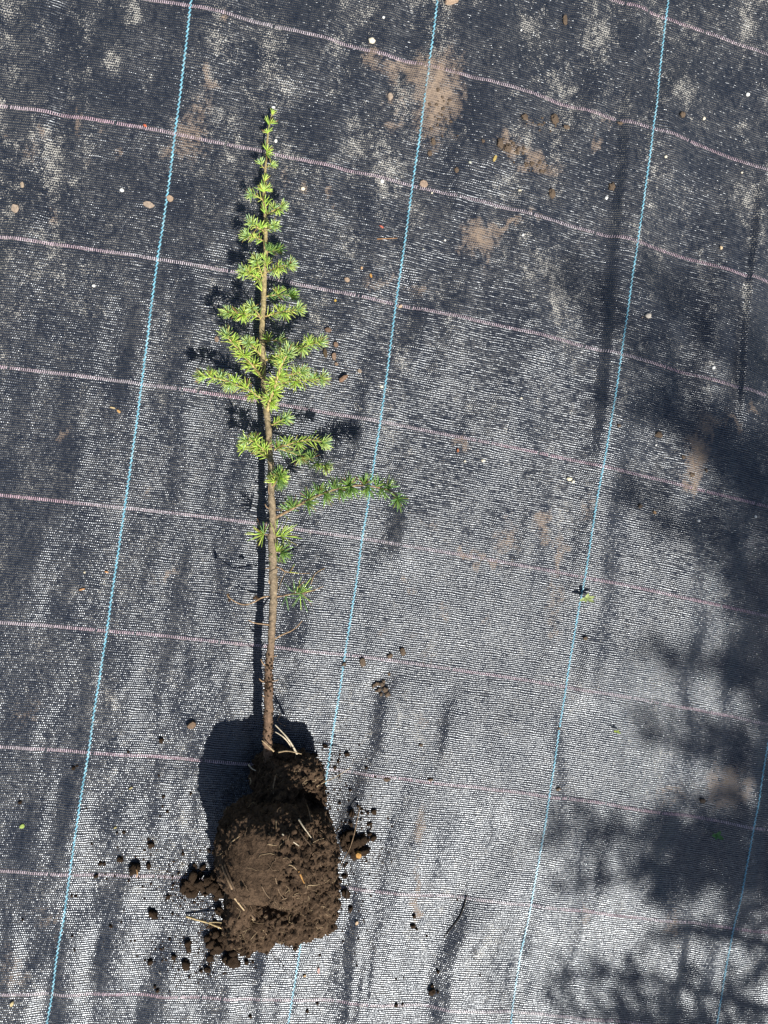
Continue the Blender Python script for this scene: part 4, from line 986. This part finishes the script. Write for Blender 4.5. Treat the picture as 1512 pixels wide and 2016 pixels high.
for a in [(732,82,13,11,CREAM,'cream pebble near the top, left of the middle blue line'),(240,375,8,7,WHT,'round white pebble left of the left blue line'),(185,563,6,6,WHT,'white pebble left of the left blue line below the second pink line'),
 (538,212,7,5,WHT,'white pebble just above the tip of the sapling'),(543,278,6,7,WHT,'white pebble right of the sapling leader'),(596,372,8,7,CREAM,'cream pebble on a mud spot right of the sapling'),
 (752,358,8,8,WHT,'white pebble lying on the second pink line'),(1275,622,14,11,(.48,.43,.36),'grey brown pebble with a shadow right of the right blue line'),(1120,943,11,8,(.78,.70,.48),'yellowish cream pebble left of the right blue line'),
 (1128,948,6,6,(.80,.74,.56),'small cream pebble touching the yellowish one'),(1471,187,8,8,WHT,'round white pebble near the top right corner'),(1193,390,7,7,WHT,'white pebble beside the brown clod left of the right blue line'),
 (1404,724,7,7,WHT,'white pebble on the pale dust patch at right'),(1310,309,6,6,CREAM,'cream pebble right of the right blue line below the pink line'),(1385,234,6,7,CREAM,'cream pebble right of the brown clod near the top right'),
 (951,907,9,6,CREAM,'pale pebble under the pink line right of the long branch'),(915,908,5,4,CREAM,'tiny pale pebble beside the rust red fragment'),(1029,463,5,5,WHT,'tiny white pebble right of the tan smear'),(876,473,4,4,WHT,'tiny white pebble left of the tan smear'),
 (1375,1025,6,6,WHT,'white pebble in the shade at right below the fourth pink line'),(1291,876,4,4,WHT,'tiny white pebble under the shaded brown clod'),(1487,1017,5,6,WHT,'white pebble at the right edge in the shade'),
 (751,761,7,5,CREAM,'cream pebble left of the middle blue line beside the tilted chip'),(755,35,5,5,WHT,'tiny white pebble at the top left of the middle blue line'),(1026,60,4,4,WHT,'tiny white pebble near the top between two blue lines'),
 (1419,488,6,8,(.62,.46,.28),'orange cream pebble near the right crease'),(1460,340,5,4,CREAM,'cream pebble left of the right crease'),(1264,625,4,4,(.2,.17,.14),'dark grit grain beside the grey brown pebble'),(850,380,4,4,CREAM,'tiny cream pebble by the square mud flake'),
 (1026,784,5,4,CREAM,'tiny cream pebble in the middle right field'),(925,320,6,5,(.45,.45,.36),'greyish pebble left of the yellow leaf'),(833,491,4,5,(.3,.3,.26),'dark grey grit right of the middle blue line'),(1023,375,8,4,(.5,.45,.33),'olive flat pebble below the long mud streak')]:
    pebble(*a)
def thin(name, pxs, w, col, label, cat, hs=None):
    pts = [(Pf(x, y, .0012 if hs is None else hs[i]), 0) for i, (x, y) in enumerate(pxs)]; n = len(pts)
    pts = [(p, w/2/F*(1-.4*i/(n-1))) for i, (p, _) in enumerate(pts)]; sm = smooth_path(pts, .002); mb = MB()
    tube(mb, [p for p, r in sm], [r for p, r in sm], 6, [tuple(np.array(col)*random.uniform(.8, 1.2)) for _ in sm], rough=.25)
    return tag(mb.build(name, M['root']), label, cat)
thin('twig', [(742,471),(758,470.5),(782,469.5)], 2.2, (.36,.20,.10), 'thin brown dry needle left of the middle blue line', 'dry needle')
thin('loose_root', [(918,1762),(914,1780),(905,1803),(890,1824),(874,1845)], 2.6, (.035,.03,.024), 'thin curved black root lying alone right of the ball', 'root')
thin('grass_straw', Z4([(112,1302),(180,1312),(240,1318),(310,1330),(362,1338)]), 4.2, (.62,.47,.24), 'straw stalk sticking out left from under the ball', 'straw', [.004,.008,.012,.018,.022])
thin('grass_straw', Z4([(245,1318),(290,1306),(335,1300)]), 2.6, (.55,.42,.22), 'short thin straw lying across the longer stalk', 'straw', [.012,.016,.02])
thin('grass_straw', Z4([(378,1452),(405,1420),(440,1392)]), 2.6, (.50,.36,.2), 'pale straw on top of the lower left heap', 'straw', [.016,.02,.022])
thin('grass_straw', [(272,1700),(275,1708),(272,1716)], 2.4, (.5,.28,.12), 'orange straw bit on the largest left crumb', 'straw', [.014,.017,.014])
thin('dry_needle', [(612,1150),(620,1130),(640,1118)], 1.5, (.4,.28,.15), 'fine tan dry needle right of the lower stem', 'dry needle')

# ------------------------------------------------------------------ little weeds pushing through the sheet
def weed(px, py, sc, label, leaves, col):
    base = Pf(px, py); o = empty('weed_seedling', base); tag(o, label, 'weed')
    mb = MB(); tube(mb, [Vector((0, 0, -.001)), Vector((0, 0, .006*sc)), Vector((.001, 0, .011*sc))], [.0006, .0005, .0004], 6, tuple(np.array(col)*.8))
    mb.build('stem', M['leaf'], o)
    for ang, L, w, rise in leaves:
        mb = MB(); d = Vector((math.cos(R(ang)), math.sin(R(ang)), 0)); s = Vector((-d.y, d.x, 0)); vs_ = []; cs = []
        N = 6
        for i in range(N+1):
            t = i/N; ww = w*sc*math.sin(math.pi*min(1, t*.92+.08))**.8*(1 + .2*math.sin(t*19))
            c = d*L*sc*t + Vector((0, 0, .009*sc + rise*sc*t - .5*rise*sc*t*t))
            for k, e in ((-1, .0012), (0, 0), (1, .0012)): vs_.append(c + s*ww*k + Vector((0, 0, e*sc)))
            for k in range(3): cs.append(tuple(np.array(col)*random.uniform(.8, 1.2)))
        up_n = len(vs_); vs_ += [v - Vector((0, 0, .00025)) for v in vs_]; cs += cs
        fs = []
        for i in range(N):
            for k in range(2):
                a = i*3+k; fs.append((a, a+1, a+4, a+3)); fs.append((a+up_n, a+3+up_n, a+4+up_n, a+1+up_n))
        mb.add(vs_, fs, cs); mb.build('leaf', M['leaf'], o)
weed(1147, 1176, 1.0, 'small light green weed beside the right blue line', [(-25,.012,.0021,.010),(-165,.011,.0024,.006),(10,.013,.0022,.008),(75,.008,.0025,.010),(-100,.006,.002,.004)], (.42,.50,.20))
weed(1210, 1438, .6, 'tiny yellow green weed in the fine bright weave lower right', [(-20,.010,.0022,.008),(160,.010,.0022,.008),(60,.007,.002,.01)], (.36,.44,.10))
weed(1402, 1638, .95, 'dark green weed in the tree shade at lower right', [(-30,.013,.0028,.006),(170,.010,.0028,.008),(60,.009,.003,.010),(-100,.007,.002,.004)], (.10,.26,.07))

# ------------------------------------------------------------------ the young tree beyond the frame whose shade falls in from the right
def shade_tree():
    base = Vector((2.75, -2.25, -.02)); o = empty('conifer_tree', base); tag(o, 'conifer standing beside the fabric that throws the feathery shade', 'tree')
    mb = MB(); tr = [base + Vector((.05*math.sin(i*.5), .04*math.cos(i*.4), 4.6*i/17)) for i in range(18)]
    tube(mb, [p-base for p in tr], [.055*(1-.85*i/17)+.004 for i in range(18)], 10, (.16, .11, .08), rough=.12)
    mb.build('trunk', M['bark'], o)
    FR = [  # where each bough's shade falls: pixel of base and tip, half width px, foliage amount, distance along the sunbeam
     (1560,1000,1105,535,60,1.0,3.5),(1600,900,1275,540,50,.8,3.6),(1640,900,1400,560,45,.6,3.6),(1640,1120,1310,800,60,1.9,3.4),(1640,1000,1200,780,40,.8,3.5),
     (1640,1270,1225,955,55,1.3,3.3),(1640,1240,1400,1010,60,1.6,3.2),(1640,1190,1440,900,50,1.0,3.3),(1640,1460,1262,1265,36,1.4,3.0),(1640,1420,1430,1290,60,2.0,3.0),(1650,1330,1440,1180,55,1.6,3.1),
     (1640,1590,1250,1432,46,1.3,2.7),(1620,1560,1400,1470,60,1.7,2.7),(1620,1640,1300,1640,62,2.6,2.4),(1620,1730,1290,1745,66,3.0,2.3),(1620,1680,1340,1700,60,2.2,2.4),
     (1420,1690,1075,1640,42,1.2,2.5),(1400,1730,1090,1755,34,1.0,2.4),(1640,1850,1380,1840,34,1.4,2.1),(1580,1900,1440,1950,40,1.3,2.0),
     (1500,1985,1085,1915,34,1.1,1.9),(1600,2080,1095,1985,40,1.5,1.8),(1480,2080,1220,2010,50,1.6,1.8),(1340,1830,1240,1900,18,.5,2.1)]
    FR += [(2150, y, 1600, y-150+random.uniform(-60, 60), 110, 2.5, 3.6-.0009*(y-600)) for y in range(620, 2300, 170)]
    lf = MB(); tw = MB(); up0 = Vector((0, 0, 1))
    for (bx, by, tx, ty, hw, am, dist) in FR:
        A_ = Pf(bx, by) + SUN*(dist*1.04); B_ = Pf(tx, ty) + SUN*dist; ax_ = B_-A_; L = ax_.length; d = ax_.normalized()
        k = min(17, max(2, int((A_.z-.25)/4.6*17))); a = tr[k]
        sm = smooth_path([(a-base, .012), (a.lerp(A_, .5)+Vector((0, 0, .10))-base, .010), (A_-base, .008), (A_+ax_*.5+Vector((0, 0, .03))-base, .005), (B_-base, .0018)], .05)
        tube(tw, [p for p, r in sm], [r for p, r in sm], 6, (.16, .12, .08))
        side = d.cross(SUN).normalized(); hwm = hw/F; n = int(L*44*min(1.6, .6+.4*am))
        for i in range(n):
            t = (i+random.random())/n; p = A_ + ax_*t + Vector((0, 0, .03*4*t*(1-t)))
            s_ = 1 if i % 2 else -1; ang = R(random.uniform(22, 48)); l = hwm*(1.25-.75*t)*random.uniform(.6, 1.25)/math.sin(ang)*.8
            td = (d*math.cos(ang) + side*s_*math.sin(ang) + SUN*random.uniform(-.25, .25)).normalized()
            tube(tw, [p-base, p+td*l*.6-base, p+td*l-base], [.0014, .001, .0006], 4, (.2, .15, .09), cap=False)
            m_ = int(l*(300+560*am))
            for q in range(m_):
                u = random.random(); c = p + td*l*u; nd_ = (td + Vector((random.gauss(0, .6), random.gauss(0, .6), random.gauss(0, .6)))).normalized()
                ln = random.uniform(.014, .030); w = nd_.cross(Vector((random.gauss(0, 1), random.gauss(0, 1), random.gauss(0, 1)))).normalized()*.0017
                g = random.uniform(.75, 1.25); e = c + nd_*ln
                lf.add([c-w-base, c+w-base, e+w*.5-base, e-w*.5-base], [(0, 1, 2, 3)], (.07*g, .12*g, .05*g))
    tw.build('limbs', M['bark'], o); tag(lf.build('crown', M['leaf'], o, smooth=False), kind='stuff')
shade_tree()
